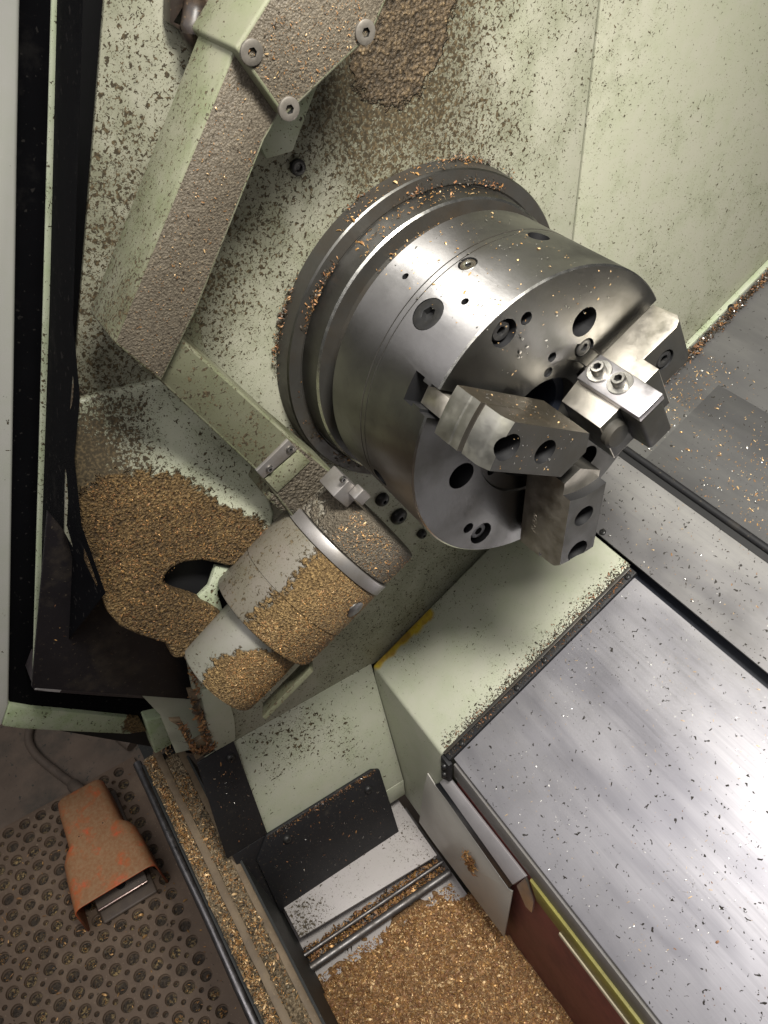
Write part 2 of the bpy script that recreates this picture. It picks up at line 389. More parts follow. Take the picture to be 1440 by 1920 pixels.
    m['floor'] = plain('dirty concrete', (0.19, 0.142, 0.108), 0.55, var=0.6, dust=(0.045, 0.05, 0.045), dust_amt=0.8, dust_lo=0.48, scale=22, bump=0.3)
    n = NT('worn orange enamel')
    big = n.noise(30, 5, 0.65)
    dustf = n.mr(big, 0.33, 0.48)
    orange = n.mix(n.mr(n.noise(55, 3), 0.55, 0.62), (0.46, 0.135, 0.045), (0.62, 0.12, 0.045))
    up = n.n('ShaderNodeNewGeometry')
    sx = n.n('ShaderNodeSeparateXYZ')
    n.link(up.outputs['Normal'], sx.inputs[0])
    dustf = n.ma('MULTIPLY', dustf, n.mr(sx.outputs[2], 0.2, 0.9, 0.45, 0.95))
    dc = n.mix(n.mr(n.noise(180, 3), 0.35, 0.7), (0.31, 0.155, 0.072), (0.36, 0.225, 0.12))
    m['orange'] = n.set(n.mix(dustf, orange, dc), 0.55, 0.0, n.bump(n.noise(300, 3), 0.2, 0.001))
    m['orange_edge'] = plain('bare orange edge', (0.60, 0.12, 0.04), 0.45)
    m['pedal'] = plain('dusty grey pedal', (0.11, 0.085, 0.07), 0.5, var=0.3, dust=(0.20, 0.15, 0.10), dust_amt=0.5)
    m['pedal_edge'] = steel('worn pedal edge', (0.75, 0.60, 0.55), 0.35, dirt=0.3, dirt_col=(0.4, 0.05, 0.03), dirt_scale=120)
    m['cable'] = plain('dusty cable', (0.15, 0.115, 0.09), 0.6, var=0.4, dust=(0.05, 0.042, 0.035), dust_amt=0.6)
    m['hose'] = plain('oily hose', (0.030, 0.022, 0.018), 0.4, var=0.6, dust=(0.14, 0.09, 0.05), dust_amt=0.7, scale=70)
build_mats()

# ---------------------------------------------------------------- mesh helpers
class MB:
    def __init__(s):
        s.v, s.f, s.mi = [], [], []
    def add(s, verts, faces, mi=0):
        o = len(s.v)
        s.v += [tuple(p) for p in verts]
        s.f += [tuple(o + i for i in f) for f in faces]
        s.mi += [mi] * len(faces)
        return s
    def prism(s, poly, ext, mi=0, front=None):
        """closed prism: polygon of 3-D points pushed along ext"""
        n = len(poly)
        a = [tuple(p) for p in poly]
        e = np.array(ext, float)
        b = [tuple(np.array(p) + e) for p in poly]
        s.add(a + b, [], mi)
        o = len(s.v) - 2 * n
        s.f.append(tuple(o + i for i in range(n)))
        s.mi.append(mi if front is None else front)
        s.f.append(tuple(o + n + i for i in reversed(range(n))))
        s.mi.append(mi)
        for i in range(n):
            j = (i + 1) % n
            s.f.append((o + i, o + n + i, o + n + j, o + j))
            s.mi.append(mi)
        return s
    def loft(s, rings, mi=0, caps=True, mis=None, cap_mi=None):
        n = len(rings[0])
        o = len(s.v)
        for r in rings: s.v += [tuple(p) for p in r]
        for k in range(len(rings) - 1):
            for i in range(n):
                j = (i + 1) % n
                s.f.append((o + k * n + i, o + k * n + j, o + (k + 1) * n + j, o + (k + 1) * n + i))
                s.mi.append(mis[k] if mis else mi)
        if caps:
            s.f.append(tuple(o + i for i in reversed(range(n))))
            s.mi.append(mi if cap_mi is None else cap_mi[0])
            s.f.append(tuple(o + (len(rings) - 1) * n + i for i in range(n)))
            s.mi.append(mi if cap_mi is None else cap_mi[1])
        return s
    def box(s, lo, hi, fn=None, mi=0):
        p = [(x, y, z) for x in (lo[0], hi[0]) for y in (lo[1], hi[1]) for z in (lo[2], hi[2])]
        if fn: p = [fn(*q) for q in p]
        return s.add(p, [(0, 1, 3, 2), (4, 6, 7, 5), (0, 4, 5, 1), (2, 3, 7, 6), (0, 2, 6, 4), (1, 5, 7, 3)], mi)
    def lathe(s, prof, c=(0, 0, 0), ax=(1, 0, 0), seg=64, mi=0, mis=None, closed=False):
        """profile of (along axis, radius) pairs round axis ax through c"""
        a, b1, b2 = basis(ax)
        c = np.array(c, float)
        rings = []
        for x, r in prof:
            rings.append([tuple(c + a * x + r * (b1 * math.cos(t) + b2 * math.sin(t))) for t in (2 * math.pi * i / seg for i in range(seg))])
        return s.loft(rings, mi, caps=not closed, mis=mis)
    def tube(s, pts, r, seg=8, mi=0):
        pts = [np.array(p, float) for p in pts]
        rings = []
        up = np.array((0.13, 0.31, 0.94))
        for i, p in enumerate(pts):
            t = pts[min(i + 1, len(pts) - 1)] - pts[max(i - 1, 0)]
            t /= np.linalg.norm(t)
            b1 = np.cross(t, up); b1 /= np.linalg.norm(b1)
            b2 = np.cross(t, b1)
            rr = r[i] if isinstance(r, (list, tuple)) else r
            rings.append([tuple(p + rr * (b1 * math.cos(q) + b2 * math.sin(q))) for q in (2 * math.pi * k / seg for k in range(seg))])
        return s.loft(rings, mi)

def basis(ax):
    a = np.array(ax, float); a /= np.linalg.norm(a)
    h = np.array((0, 0, 1.0)) if abs(a[2]) < 0.9 else np.array((0, 1.0, 0))
    b1 = np.cross(a, h); b1 /= np.linalg.norm(b1)
    return a, b1, np.cross(a, b1)

def spline(pts, n=8):
    out = []
    P = [np.array(p, float) for p in pts]
    P = [P[0] * 2 - P[1]] + P + [P[-1] * 2 - P[-2]]
    for i in range(1, len(P) - 2):
        for k in range(n):
            t = k / n
            out.append(0.5 * (2 * P[i] + (P[i + 1] - P[i - 1]) * t + (2 * P[i - 1] - 5 * P[i] + 4 * P[i + 1] - P[i + 2]) * t * t + (3 * P[i] - P[i - 1] - 3 * P[i + 1] + P[i + 2]) * t ** 3))
    out.append(P[-2])
    return [tuple(p) for p in out]

def obj(name, mb, mats, parent=None, bevel=0.0, smooth=35, label=None, segs=2):
    me = bpy.data.meshes.new(name)
    off = np.array(parent['_o'] if parent is not None else (0, 0, 0), float)
    vs = [(p[0] - off[0], p[1] - off[1], p[2] - off[2] + (0 if parent is not None else ZO)) for p in mb.v]
    me.from_pydata(vs, [], mb.f)
    if isinstance(mats, str): mats = [mats]
    for k in mats: me.materials.append(MAT[k])
    me.polygons.foreach_set('material_index', mb.mi)
    bm = bmesh.new()
    bm.from_mesh(me)
    bmesh.ops.recalc_face_normals(bm, faces=bm.faces)
    if bevel:
        es = [e for e in bm.edges if len(e.link_faces) == 2 and e.calc_face_angle(0) > math.radians(28)]
        bmesh.ops.bevel(bm, geom=es, offset=bevel, segments=segs, profile=0.5, affect='EDGES', clamp_overlap=True)
    bm.to_mesh(me)
    bm.free()
    if smooth:
        me.polygons.foreach_set('use_smooth', [True] * len(me.polygons))
        me.set_sharp_from_angle(angle=math.radians(smooth))
    o = bpy.data.objects.new(name, me)
    COL.objects.link(o)
    if parent is not None:
        o.parent = parent
        o['_o'] = tuple(float(x) for x in off)
    else:
        o['_o'] = (0.0, 0.0, -ZO)
    if label: o['label'] = label
    return o

def tag(o, label, cat, group=None, kind=None):
    o['label'] = label
    o['category'] = cat
    if group: o['group'] = group
    if kind: o['kind'] = kind
    return o
def thing(name, label, cat, loc, group=None):
    o = bpy.data.objects.new(name, None)
    o.empty_display_size = 0.02
    COL.objects.link(o)
    o.location = (loc[0], loc[1], loc[2] + ZO)
    o['_o'] = tuple(float(x) for x in loc)
    return tag(o, label, cat, group)

def cut(o, mb):
    """subtract a closed mesh from object o (exact boolean, applied)"""
    c = obj('cutter', mb, 'black', smooth=0)
    off = o['_o']
    if o.parent is not None:
        c.data.transform(Matrix.Translation((-off[0], -off[1], -off[2] - ZO)))
        par, o.parent = o.parent, None
    else:
        par = None
    md = o.modifiers.new('cut', 'BOOLEAN')
    md.object = c
    md.solver = 'EXACT'
    md.material_mode = 'TRANSFER'
    dg = bpy.context.evaluated_depsgraph_get()
    me = bpy.data.meshes.new_from_object(o.evaluated_get(dg), depsgraph=dg)
    o.modifiers.clear()
    old = o.data
    o.data = me
    bpy.data.meshes.remove(old)
    bpy.data.objects.remove(c)
    if par is not None: o.parent = par
    me.name = o.name
    me.set_sharp_from_angle(angle=math.radians(32))
    return o

def screw(parent, name, c, ax, r, h, mat='bolt', sock=0.5, depth=0.6, seg=20, dome=0.15, washer=0.0):
    """socket head: rim, bevel and hexagon socket, standing h above c along ax; child of parent"""
    a, b1, b2 = basis(ax)
    c = np.array(c, float)
    mb = MB()
    def ring(x, rr, hexa=False):
        out = []
        for i in range(seg):
            t = 2 * math.pi * i / seg
            q = rr
            if hexa:
                k = (t % (math.pi / 3)) - math.pi / 6
                q = rr * math.cos(math.pi / 6) / math.cos(k)
            out.append(tuple(c + a * x + q * (b1 * math.cos(t) + b2 * math.sin(t))))
        return out
    rs = []
    if washer:
        rs += [ring(-0.0008, washer), ring(0.0010, washer), ring(0.0013, washer * 0.97), ring(0.0013, r * 1.02)]
    else:
        rs += [ring(-0.001, r)]
    rs += [ring(h * (1 - dome), r), ring(h, r * 0.86), ring(h, r * sock * 1.08, True), ring(h * 0.97, r * sock, True), ring(h * (1 - depth), r * sock * 0.98, True)]
    mb.loft(rs, mis=[0] * (len(rs) - 2) + [1], cap_mi=(0, 1))
    return obj(name, mb, [mat, 'bolt_dark'], parent, smooth=40)

def rbolt(parent, name, c, ax, r, h, mat='bolt_dark'):
    mb = MB()
    mb.lathe([(-0.001, r), (h * 0.35, r), (h * 0.75, r * 0.82), (h, r * 0.45), (h, r * 0.30), (h * 0.6, r * 0.28)], c, ax, 16)
    return obj(name, mb, mat, parent, smooth=50)

def flakes(name, pts, mats, size, label, cat='chips', curl=0.9, wid=0.32, jitter=1.0, parent=None):
    """curled swarf: each a bent ribbon of 2-3 quads. pts = [(pos, normal), ...]"""
    mb = MB()
    nm = len(mats)
    for p, nrm in pts:
        a, b1, b2 = basis(nrm)
        t = rnd.uniform(0, 2 * math.pi)
        d = b1 * math.cos(t) + b2 * math.sin(t)
        tilt = rnd.gauss(0, 0.45) * jitter
        d = d * math.cos(tilt) + a * math.sin(tilt)
        d /= np.linalg.norm(d)
        w = np.cross(a, d); w /= np.linalg.norm(w)
        u = np.cross(d, w)
        L = size * min(2.6, math.exp(rnd.gauss(-0.1, 0.42)))
        W = L * wid * rnd.uniform(0.6, 1.3)
        k = curl * rnd.uniform(0.2, 1.5)
        roll = rnd.gauss(0, 0.5) * jitter
        w2 = w * math.cos(roll) + u * math.sin(roll)
        p = np.array(p) + a * (size * 0.08)
        vs = []
        for i in range(4):
            q = i / 3 - 0.5
            c = p + d * (L * q) + u * (L * k * (0.25 - q * q)) 
            ww = W * (0.5 if 0 < i < 3 else 0.3)
            vs += [c + w2 * ww, c - w2 * ww]
        mb.add(vs, [(0, 1, 3, 2), (2, 3, 5, 4), (4, 5, 7, 6)], min(nm - 1, int(rnd.random() ** 1.3 * nm)))
    o = obj(name, mb, mats, parent, smooth=60)
    o['kind'] = 'stuff'
    if parent is None: tag(o, label, cat)
    return o

# ================================================================ SETTING
# shop floor (one sheet)
mb = MB()
mb.add([(-6, -6, -1.05), (6, -6, -1.05), (6, 6, -1.05), (-6, 6, -1.05)], [(0, 1, 2, 3)])
tag(obj('floor', mb, 'floor', smooth=0), 'dirty brown concrete workshop floor beside the machine', 'floor', kind='structure')

# ================================================================ LATHE ENCLOSURE
XW = -0.172
enc = thing('lathe_enclosure', 'pale green speckled sheet metal enclosure wall behind the chuck', 'machine enclosure', (XW, 0.1, -0.45))
SEAM_T, SEAM_B = (-0.172, 0.1815, 0.2338), (-0.172, 0.1806, 0.0346)
sy = lambda z: SEAM_B[1] + (SEAM_T[1] - SEAM_B[1]) * (z - SEAM_B[2]) / (SEAM_T[2] - SEAM_B[2])
g = 0.0014
mb = MB()
mb.prism([(XW, -0.300, -0.455), (XW, sy(-0.455) - g, -0.455), (XW, sy(0.75) - g, 0.75), (XW, 0.0, 0.75), (XW, -0.055, 0.75), (XW, -0.185, 0.36), (XW, -0.336, 0.0)] + [(-0.172, -0.3558, -0.0545), (-0.172, -0.3517, -0.1539), (-0.172, -0.3069, -0.241), (-0.172, -0.304, -0.28), (-0.172, -0.3101, -0.3291)], (-0.004, 0, 0))
obj('headstock_panel', mb, 'wall', enc, 0.0006, label='speckled panel left of the seam, dark with swarf and painted-in shade')
mb = MB()
mb.prism([(XW, sy(-0.455) + g, -0.455), (XW, 1.2, -0.455), (XW, 1.2, 0.75), (XW, sy(0.75) + g, 0.75)], (-0.004, 0, 0))
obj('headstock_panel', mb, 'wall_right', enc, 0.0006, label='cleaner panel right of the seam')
mb = MB().prism([(XW - 0.008, -0.26, -0.8), (XW - 0.008, 1.2, -0.8), (XW - 0.008, 1.2, 0.8), (XW - 0.008, 0.06, 0.8), (XW - 0.008, -0.26, 0.05)], (-0.012, 0, 0))
obj('backing_sheet', mb, 'black_wall', enc)
# protruding box under the spindle: slanted top in the plane of the way covers, vertical side towards the operator
D = -0.345
YB = -0.093
mb = MB()
prof = [SL(0, -0.3075, D), SL(0, 0.002, D), (0, 0.175, -0.75), (0, YB, -0.72)]
mb.prism([(-0.0175, p[1], p[2]) for p in prof], (-0.152, 0, 0))
obj('spindle_box', mb, 'box', enc, 0.004, segs=3)
# chute sheet sloping down below the wall
cn = np.array((0.25, 0, 0.067)); cn /= np.linalg.norm(cn)
def CH(y, z, off=0.0):
    x = XW + (-0.45 - z) * 0.268
    return (x + cn[0] * off, y, z + cn[2] * off)
mb = MB()
mb.prism([CH(-0.325, -0.452), CH(YB - 0.001, -0.452), CH(YB - 0.001, -0.667), CH(-0.335, -0.667)], tuple(-cn * 0.004))
obj('chute_sheet', mb, 'chute', enc, 0.001)
mb = MB()
q0, q1 = CH(-0.345, -0.6675), CH(YB - 0.001, -0.6675)
mb.prism([q0, q1, (q1[0] + 0.001, q1[1], -0.708), (q0[0] + 0.001, q0[1], -0.708)], (-0.004, 0, 0))
obj('chute_lip', mb, 'chute', enc, 0.0008)
# base plates of the tool setter on the wall, wall bolts
mb = MB().prism([(-0.1675, -0.1371, 0.2112), (-0.1675, -0.129, 0.1886), (-0.1675, -0.1082, 0.1886), (-0.1675, -0.09, 0.2158), (-0.1675, -0.0805, 0.2294)], (-0.004, 0, 0))
obj('mounting_plate', mb, 'green_trim', enc, 0.0008)
mb = MB().prism([(-0.166, -0.222, 0.0959), (-0.166, -0.2052, 0.1031), (-0.166, -0.2061, 0.0609), (-0.166, -0.2021, 0.0301), (-0.166, -0.2393, 0.0461)], (-0.005, 0, 0))
obj('mounting_plate', mb, 'arm', enc, 0.0008)
for u, v, r in [(557, 313, 0.0058), (256, 743, 0.0070)]:
    screw(enc, 'wall_bolt', AX(u, v, XW + 0.001), (1, 0, 0), r, 0.003, 'bolt_dark')
for u, v, r in [(716, 936, 0.008), (747, 968, 0.010), (790, 1000, 0.006), (238, 600, 0.010)]:
    rbolt(enc, 'wall_bolt', AX(u, v, XW + 0.001), (1, 0, 0), r, 0.006)

# ================================================================ CHUCK
chuck = thing('lathe_chuck', 'round three-jaw steel lathe chuck on the spindle nose', 'lathe chuck', (0, 0, 0))
RC = 0.127
mb = MB()
prof = [(-0.060, 0.0365), (-0.004, 0.0365), (-0.004, 0.0515), (-0.0022, 0.0524), (-0.0022, 0.0652), (0.0, 0.0662), (0.0, RC - 0.0013), (-0.0013, RC),
        (-0.0660, RC), (-0.0662, RC - 0.0015), (-0.0670, RC - 0.0015), (-0.0672, RC - 0.0002), (-0.0722, RC - 0.0002), (-0.0724, RC - 0.0012), (-0.0730, RC - 0.0012), (-0.0732, RC), (-0.1165, RC), (-0.1215, RC - 0.0045), (-0.1222, 0.118), (-0.125, 0.118), (-0.125, 0.0365)]
face_mi = [2, 1, 1, 1, 1, 1, 3, 0, 2, 2, 2, 0, 2, 2, 2, 0, 4, 2, 2, 2]
mb.lathe(prof, seg=128, mis=face_mi, closed=True)
n0 = 128
o0 = 0
for i in range(n0):        # close the bore between last and first ring
    j = (i + 1) % n0
    k = len(prof) - 1
    mb.f.append((k * n0 + i, k * n0 + j, j, i)); mb.mi.append(2)
body = obj('chuck_body', mb, ['chuck', 'chuck_face', 'flange', 'bright', 'ring'], chuck, smooth=28)
JA = [148.5, 28.5, -91.5]
def jf(ang):
    a = math.radians(ang)
    e = np.array((0, math.cos(a), math.sin(a)))
    t = np.array((0, -math.sin(a), math.cos(a)))
    return lambda x, r, s: tuple(np.array((x, 0, 0)) + e * r + t * s), e, t
for ang in JA:
    f, e, t = jf(ang)
    sl = [(-0.0275, 0.0115), (-0.0170, 0.0115), (-0.0170, 0.0086), (-0.0085, 0.0086), (-0.0085, 0.0108), (0.002, 0.0108)]
    pr = [f(x, 0.042, -w) for x, w in sl] + [f(x, 0.042, w) for x, w in reversed(sl)]
    cut(body, MB().prism(pr, e * 0.1))
def polar(r, a, x=0.0):
    a = math.radians(a)
    return (x, r * math.cos(a), r * math.sin(a))
holes = []
for k in range(3):
    q = -120 * k
    holes += [(0.1088, 115.6 + q, 0.0108, 0.012), (0.1062, 105.2 + q, 0.0050, 0.010), (0.0836, 69.6 + q, 0.0118, 0.020), (0.0636, 58.1 + q, 0.0086, 0.005), (0.0578, 87.7 + q, 0.0040, 0.008), (0.0436, 88.0 + q, 0.0042, 0.006)]
for r, a, hr, dp in holes:
    cut(body, MB().lathe([(-dp, hr), (0.004, hr)], polar(r, a), (1, 0, 0), 24))
for k in range(3):
    q = -120 * k
    screw(chuck, 'face_bolt', polar(0.1088, 115.6 + q, -0.0118), (1, 0, 0), 0.0082, 0.0085, 'bolt_dark', sock=0.45)
    screw(chuck, 'face_bolt', polar(0.0636, 58.1 + q, -0.0048), (1, 0, 0), 0.0072, 0.0036, 'bolt_dark', sock=0.5)
    screw(chuck, 'ring_screw', polar(0.0436, 88.0 + q, -0.0098), (1, 0, 0), 0.0034, 0.0036, 'bolt', sock=0.5)
# plugs and screws on the outside
def odp(x, a, dr=0.0):
    return polar(RC + dr, a, x)
def odn(a):
    a = math.radians(a)
    return (0, math.cos(a), math.sin(a))
for k in range(3):
    q = -120 * k
    cut(body, MB().lathe([(-0.008, 0.0130), (0.006, 0.0130)], odp(-0.0492, 127 + q), odn(127 + q), 32))
    cut(body, MB().lathe([(-0.006, 0.0073), (0.006, 0.0073)], odp(-0.0584, 105.8 + q), odn(105.8 + q), 24))
    cut(body, MB().lathe([(-0.006, 0.0028), (0.006, 0.0028)], odp(-0.0930, 121.2 + q), odn(121.2 + q), 14))
    cut(body, MB().lathe([(-0.006, 0.0030), (0.006, 0.0030)], odp(-0.0301, 117.2 + q), odn(117.2 + q), 14))
    cut(body, MB().lathe([(-0.010, 0.0085), (0.006, 0.0085)], odp(-0.0571, 76.3 + q), odn(76.3 + q), 24))
    screw(chuck, 'side_plug', odp(-0.0492, 127 + q, -0.0075), odn(127 + q), 0.0125, 0.0072, 'bolt_dark', sock=0.48, depth=0.75, seg=30, dome=0.05)
    screw(chuck, 'side_screw', odp(-0.0584, 105.8 + q, -0.0055), odn(105.8 + q), 0.0068, 0.0046, 'bright', sock=0.35, depth=0.4, dome=0.2)
# inside of the bore: draw tube sleeve
mb = MB().lathe([(-0.08, 0.0365), (-0.020, 0.0365), (-0.022, 0.030), (-0.045, 0.028), (-0.080, 0.026)], seg=48)
obj('bore_sleeve', mb, 'dark_blue', chuck)
# back ring, dark groove and the mounting flange at the wall
mb = MB().lathe([(-0.156, 0.1340), (-0.1375, 0.1322), (-0.1350, 0.1318), (-0.1335, 0.1300), (-0.1335, 0.117), (-0.126, 0.116), (-0.126, 0.06)], seg=128, mis=[0, 0, 1, 2, 2, 2])
obj('back_ring', mb, ['ring', 'bright', 'flange'], chuck, smooth=28)
mb = MB().lathe([(-0.171, 0.150), (-0.166, 0.1490), (-0.1560, 0.1480), (-0.1545, 0.1468), (-0.1545, 0.1360), (-0.1558, 0.1345), (-0.157, 0.09)], seg=128, mis=[0, 0, 1, 0, 0, 0])
obj('mounting_flange', mb, ['flange', 'ring'], chuck, smooth=28)

def soft_jaw(ang, bored, label, apex_s=-0.004):
    f, e, t = jf(ang)
    W = 0.0187
    K = 11
    def ring(x, R, bore, apex=0.0145):
        out = []
        for i in range(K):
            s = -W + 2 * W * i / (K - 1)
            out.append(f(x, math.sqrt(R * R - s * s), s))
        for i in range(K):
            s = W - 2 * W * i / (K - 1)
            r = apex + abs(s - apex_s) * 0.55
            if bore: r = max(r, math.sqrt(bore ** 2 - (s * 0.8) ** 2) + 0.004)
            out.append(f(x, r, s))
        return out
    b = 0.0335 if bored else 0
    lev = [(0.0055, 0.1135, 0), (0.0062, 0.1200, 0), (0.0215, 0.1195, 0), (0.0225, 0.1185, 0), (0.0305, 0.1185, 0), (0.0305, 0.1140, 0), (0.0335, 0.1140, 0), (0.0335, 0.1165, 0), (0.0470, 0.1150, 0), (0.0470, 0.1150, b), (0.0500, 0.1135, b), (0.0552, 0.1080, b)]
    rings = [ring(*l) for l in lev]
    n = 2 * K
    mb = MB()
    o = len(mb.v)
    for r in rings: mb.v += r
    for k in range(len(rings) - 1):
        for i in range(n):
            j = (i + 1) % n
            mb.f.append((k * n + i, k * n + j, (k + 1) * n + j, (k + 1) * n + i))
            if i < K - 1: m = 2 if k in (4, 5, 6) else 1
            elif i == K - 1: m = 0
            elif i == n - 1: m = 3
            elif bored and k in (8, 9, 10): m = 4 if k > 8 else 3
            else: m = 0
            mb.mi.append(m)
    mb.f.append(tuple(reversed(range(n)))); mb.mi.append(0)
    mb.f.append(tuple((len(rings) - 1) * n + i for i in range(n))); mb.mi.append(0)
    j = obj('jaw', mb, ['jaw_dark', 'jaw_cut', 'flange', 'jaw_oily' if not bored else 'jaw_dark', 'jaw_bright'], chuck, smooth=22, label=label)
    for r, hr in ((0.1005, 0.0106), (0.0603, 0.0098)):
        c = f(0.058, r, 0)
        cut(j, MB().lathe([(0.03, hr * 0.62), (0.006, hr * 0.62 + 0.0001)], f(0.0, r, 0), (1, 0, 0), 20) if False else MB().lathe([(-0.030, hr), (0.004, hr)], c, (1, 0, 0), 26))
        sc = screw(j, 'jaw_bolt', f(0.0285, r, 0), (1, 0, 0), hr * 0.88, 0.009, 'bolt', sock=0.5)
    return j
def master_jaw(ang):
    f, e, t = jf(ang)
    mb = MB()
    mb.box((-0.0265, 0.05, -0.0108), (-0.0178, 0.1085, 0.0108), f)
    mb.box((-0.0178, 0.05, -0.0080), (0.0072, 0.1195, 0.0080), f)
    return obj('master_jaw', mb, 'jaw_bright', chuck, 0.0006)
for a in JA: master_jaw(a)
j1 = soft_jaw(JA[0], False, 'soft jaw with stepped turned end and two bolt holes, pointing up to the left')
j3 = soft_jaw(JA[2], True, 'soft jaw with a turned crescent at its tip and an engraved mark, pointing down')
# engraved scribble on the lower jaw's side
f3, e3, t3 = jf(JA[2])
cu = bpy.data.curves.new('engraved_mark', 'FONT')
cu.body = 'F-1220'
cu.size = 0.0072
cu.extrude = 0.00008
cu.shear = 0.3
cu.align_x = 'CENTER'
cu.materials.append(MAT['jaw_bright'])
tmp = bpy.data.objects.new('engraving', cu)
COL.objects.link(tmp)
em = bpy.data.objects.new('engraved_mark', bpy.data.meshes.new_from_object(tmp.evaluated_get(bpy.context.evaluated_depsgraph_get())))
bpy.data.objects.remove(tmp)
COL.objects.link(em)
em.parent = j3
ctr = hit(1005, 985, t3, -0.0188)
ux = -e3; nz = -t3; uy = np.cross(nz, ux)
em.matrix_local = Matrix(((ux[0], uy[0], nz[0], ctr[0]), (ux[1], uy[1], nz[1], ctr[1]), (ux[2], uy[2], nz[2], ctr[2]), (0, 0, 0, 1)))
# hard stepped jaw with bolted plate (upper right)
f2, e2, t2 = jf(JA[1])
WJ = 0.0200
mb = MB()
pr = [(0.0068, 0.1165), (0.0300, 0.1185), (0.0345, 0.1150), (0.0370, 0.1095), (0.0365, 0.0760), (0.0520, 0.0757), (0.0525, 0.0150), (0.0110, 0.0150), (0.0068, 0.0400)]
mb.prism([f2(x, r, WJ) for x, r in pr], tuple(-t2 * 0.046), mi=1, front=0)
j2 = obj('jaw', mb, ['jaw_bright', 'jaw_dark'], chuck, 0.0007, label='stepped hard jaw with a bolted bright plate, pointing right')
cut(j2, MB().lathe([(-0.010, 0.0088), (0.004, 0.0088)], f2(0.0370, 0.0925, -0.001), (1, 0, 0), 26))
screw(j2, 'jaw_bolt', f2(0.0285, 0.0925, -0.001), (1, 0, 0), 0.0078, 0.0075, 'bolt_dark', sock=0.5)
mb = MB().prism([f2(x, r, 0.0272) for x, r in [(0.0105, 0.0595), (0.0105, 0.0340), (0.0735, 0.0350), (0.0735, 0.0590)]], tuple(-t2 * 0.0068))
pl = obj('clamp_plate', mb, 'plate_bright', j2, 0.0009)
mb = MB().prism([f2(x, r, 0.0200) for x, r in [(0.0530, 0.0585), (0.0530, 0.0345), (0.0700, 0.0350), (0.0725, 0.0370), (0.0725, 0.0565), (0.0700, 0.0585)]], tuple(-t2 * 0.040))
obj('clamp_block', mb, 'jaw_dark', j2, 0.0012)
mb = MB().lathe([(0.0525, 0.0115), (0.0570, 0.0115), (0.0590, 0.0095), (0.0590, 0.005)], f2(0, 0.0225, 0.004), (1, 0, 0), 24)
obj('stop_button', mb, 'jaw_dark', j2)
for u, v in [(1124, 697), (1163, 719)]:
    screw(j2, 'plate_screw', hit(u, v, t2, 0.0272), tuple(t2), 0.0056, 0.0075, 'bolt', sock=0.55, depth=0.7, seg=24, dome=0.2, washer=0.0098)

# ================================================================ TOOL SETTER ARM
ts = thing('tool_setter', 'green folding tool setter arm caked with chips left of the chuck', 'tool setter', (XW, -0.18, 0.0))
XA = -0.090
mb = MB()
mb.prism([(-0.09, -0.1715, 0.2794), (-0.09, -0.2832, 0.1386), (-0.09, -0.2618, 0.1), (-0.09, -0.2253, 0.1423), (-0.09, -0.1615, 0.2296), (-0.09, -0.1412, 0.2492), (-0.09, -0.1311, 0.2804)], (-0.048, 0, 0), mi=0, front=1)
obj('upper_arm', mb, ['arm', 'arm_face'], ts, 0.0016, segs=2)
mb = MB()
mb.prism([(-0.08, -0.1747, 0.2818), (-0.08, -0.1518, 0.2417), (-0.08, -0.0892, 0.2729), (-0.08, -0.0645, 0.3069), (-0.08, -0.1159, 0.3325)], (-0.062, 0, 0), mi=0, front=1)
cb = obj('cover_box', mb, ['arm', 'arm_face'], ts, 0.002, segs=3)
for u, v in [(471, 98), (541, 204), (684, 60)]:
    screw(cb, 'cover_screw', AX(u, v, XA + 0.0104), (1, 0, 0), 0.0066, 0.0016, 'screw_dull', sock=0.42, depth=1.6, seg=24, dome=0.3)
XL = -0.098
mb = MB()
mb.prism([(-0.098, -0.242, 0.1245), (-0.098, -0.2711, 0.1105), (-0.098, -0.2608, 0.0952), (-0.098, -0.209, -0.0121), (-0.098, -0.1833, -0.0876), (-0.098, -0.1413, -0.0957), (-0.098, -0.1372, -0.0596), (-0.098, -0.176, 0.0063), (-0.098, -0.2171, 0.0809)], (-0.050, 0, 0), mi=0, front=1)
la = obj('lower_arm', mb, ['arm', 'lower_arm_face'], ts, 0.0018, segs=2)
mb = MB().prism([(-0.0952, -0.2103, -0.0094), (-0.0952, -0.2061, -0.0195), (-0.0952, -0.1732, -0.0058), (-0.0952, -0.1793, 0.007)], (-0.004, 0, 0))
ns = obj('name_strip', mb, 'band', la, 0.0006)
for u, v in [(543, 842), (505, 879)]:
    screw(la, 'strip_screw', AX(u, v, XL + 0.0026), (1, 0, 0), 0.0034, 0.0018, 'bolt', sock=0.4, seg=14)
mb = MB().prism([(-0.0964, -0.2045, -0.0218), (-0.0964, -0.1968, -0.0406), (-0.0964, -0.1635, -0.0244), (-0.0964, -0.172, -0.0083)], (-0.003, 0, 0))
obj('arm_plate', mb, 'arm', la, 0.0005)
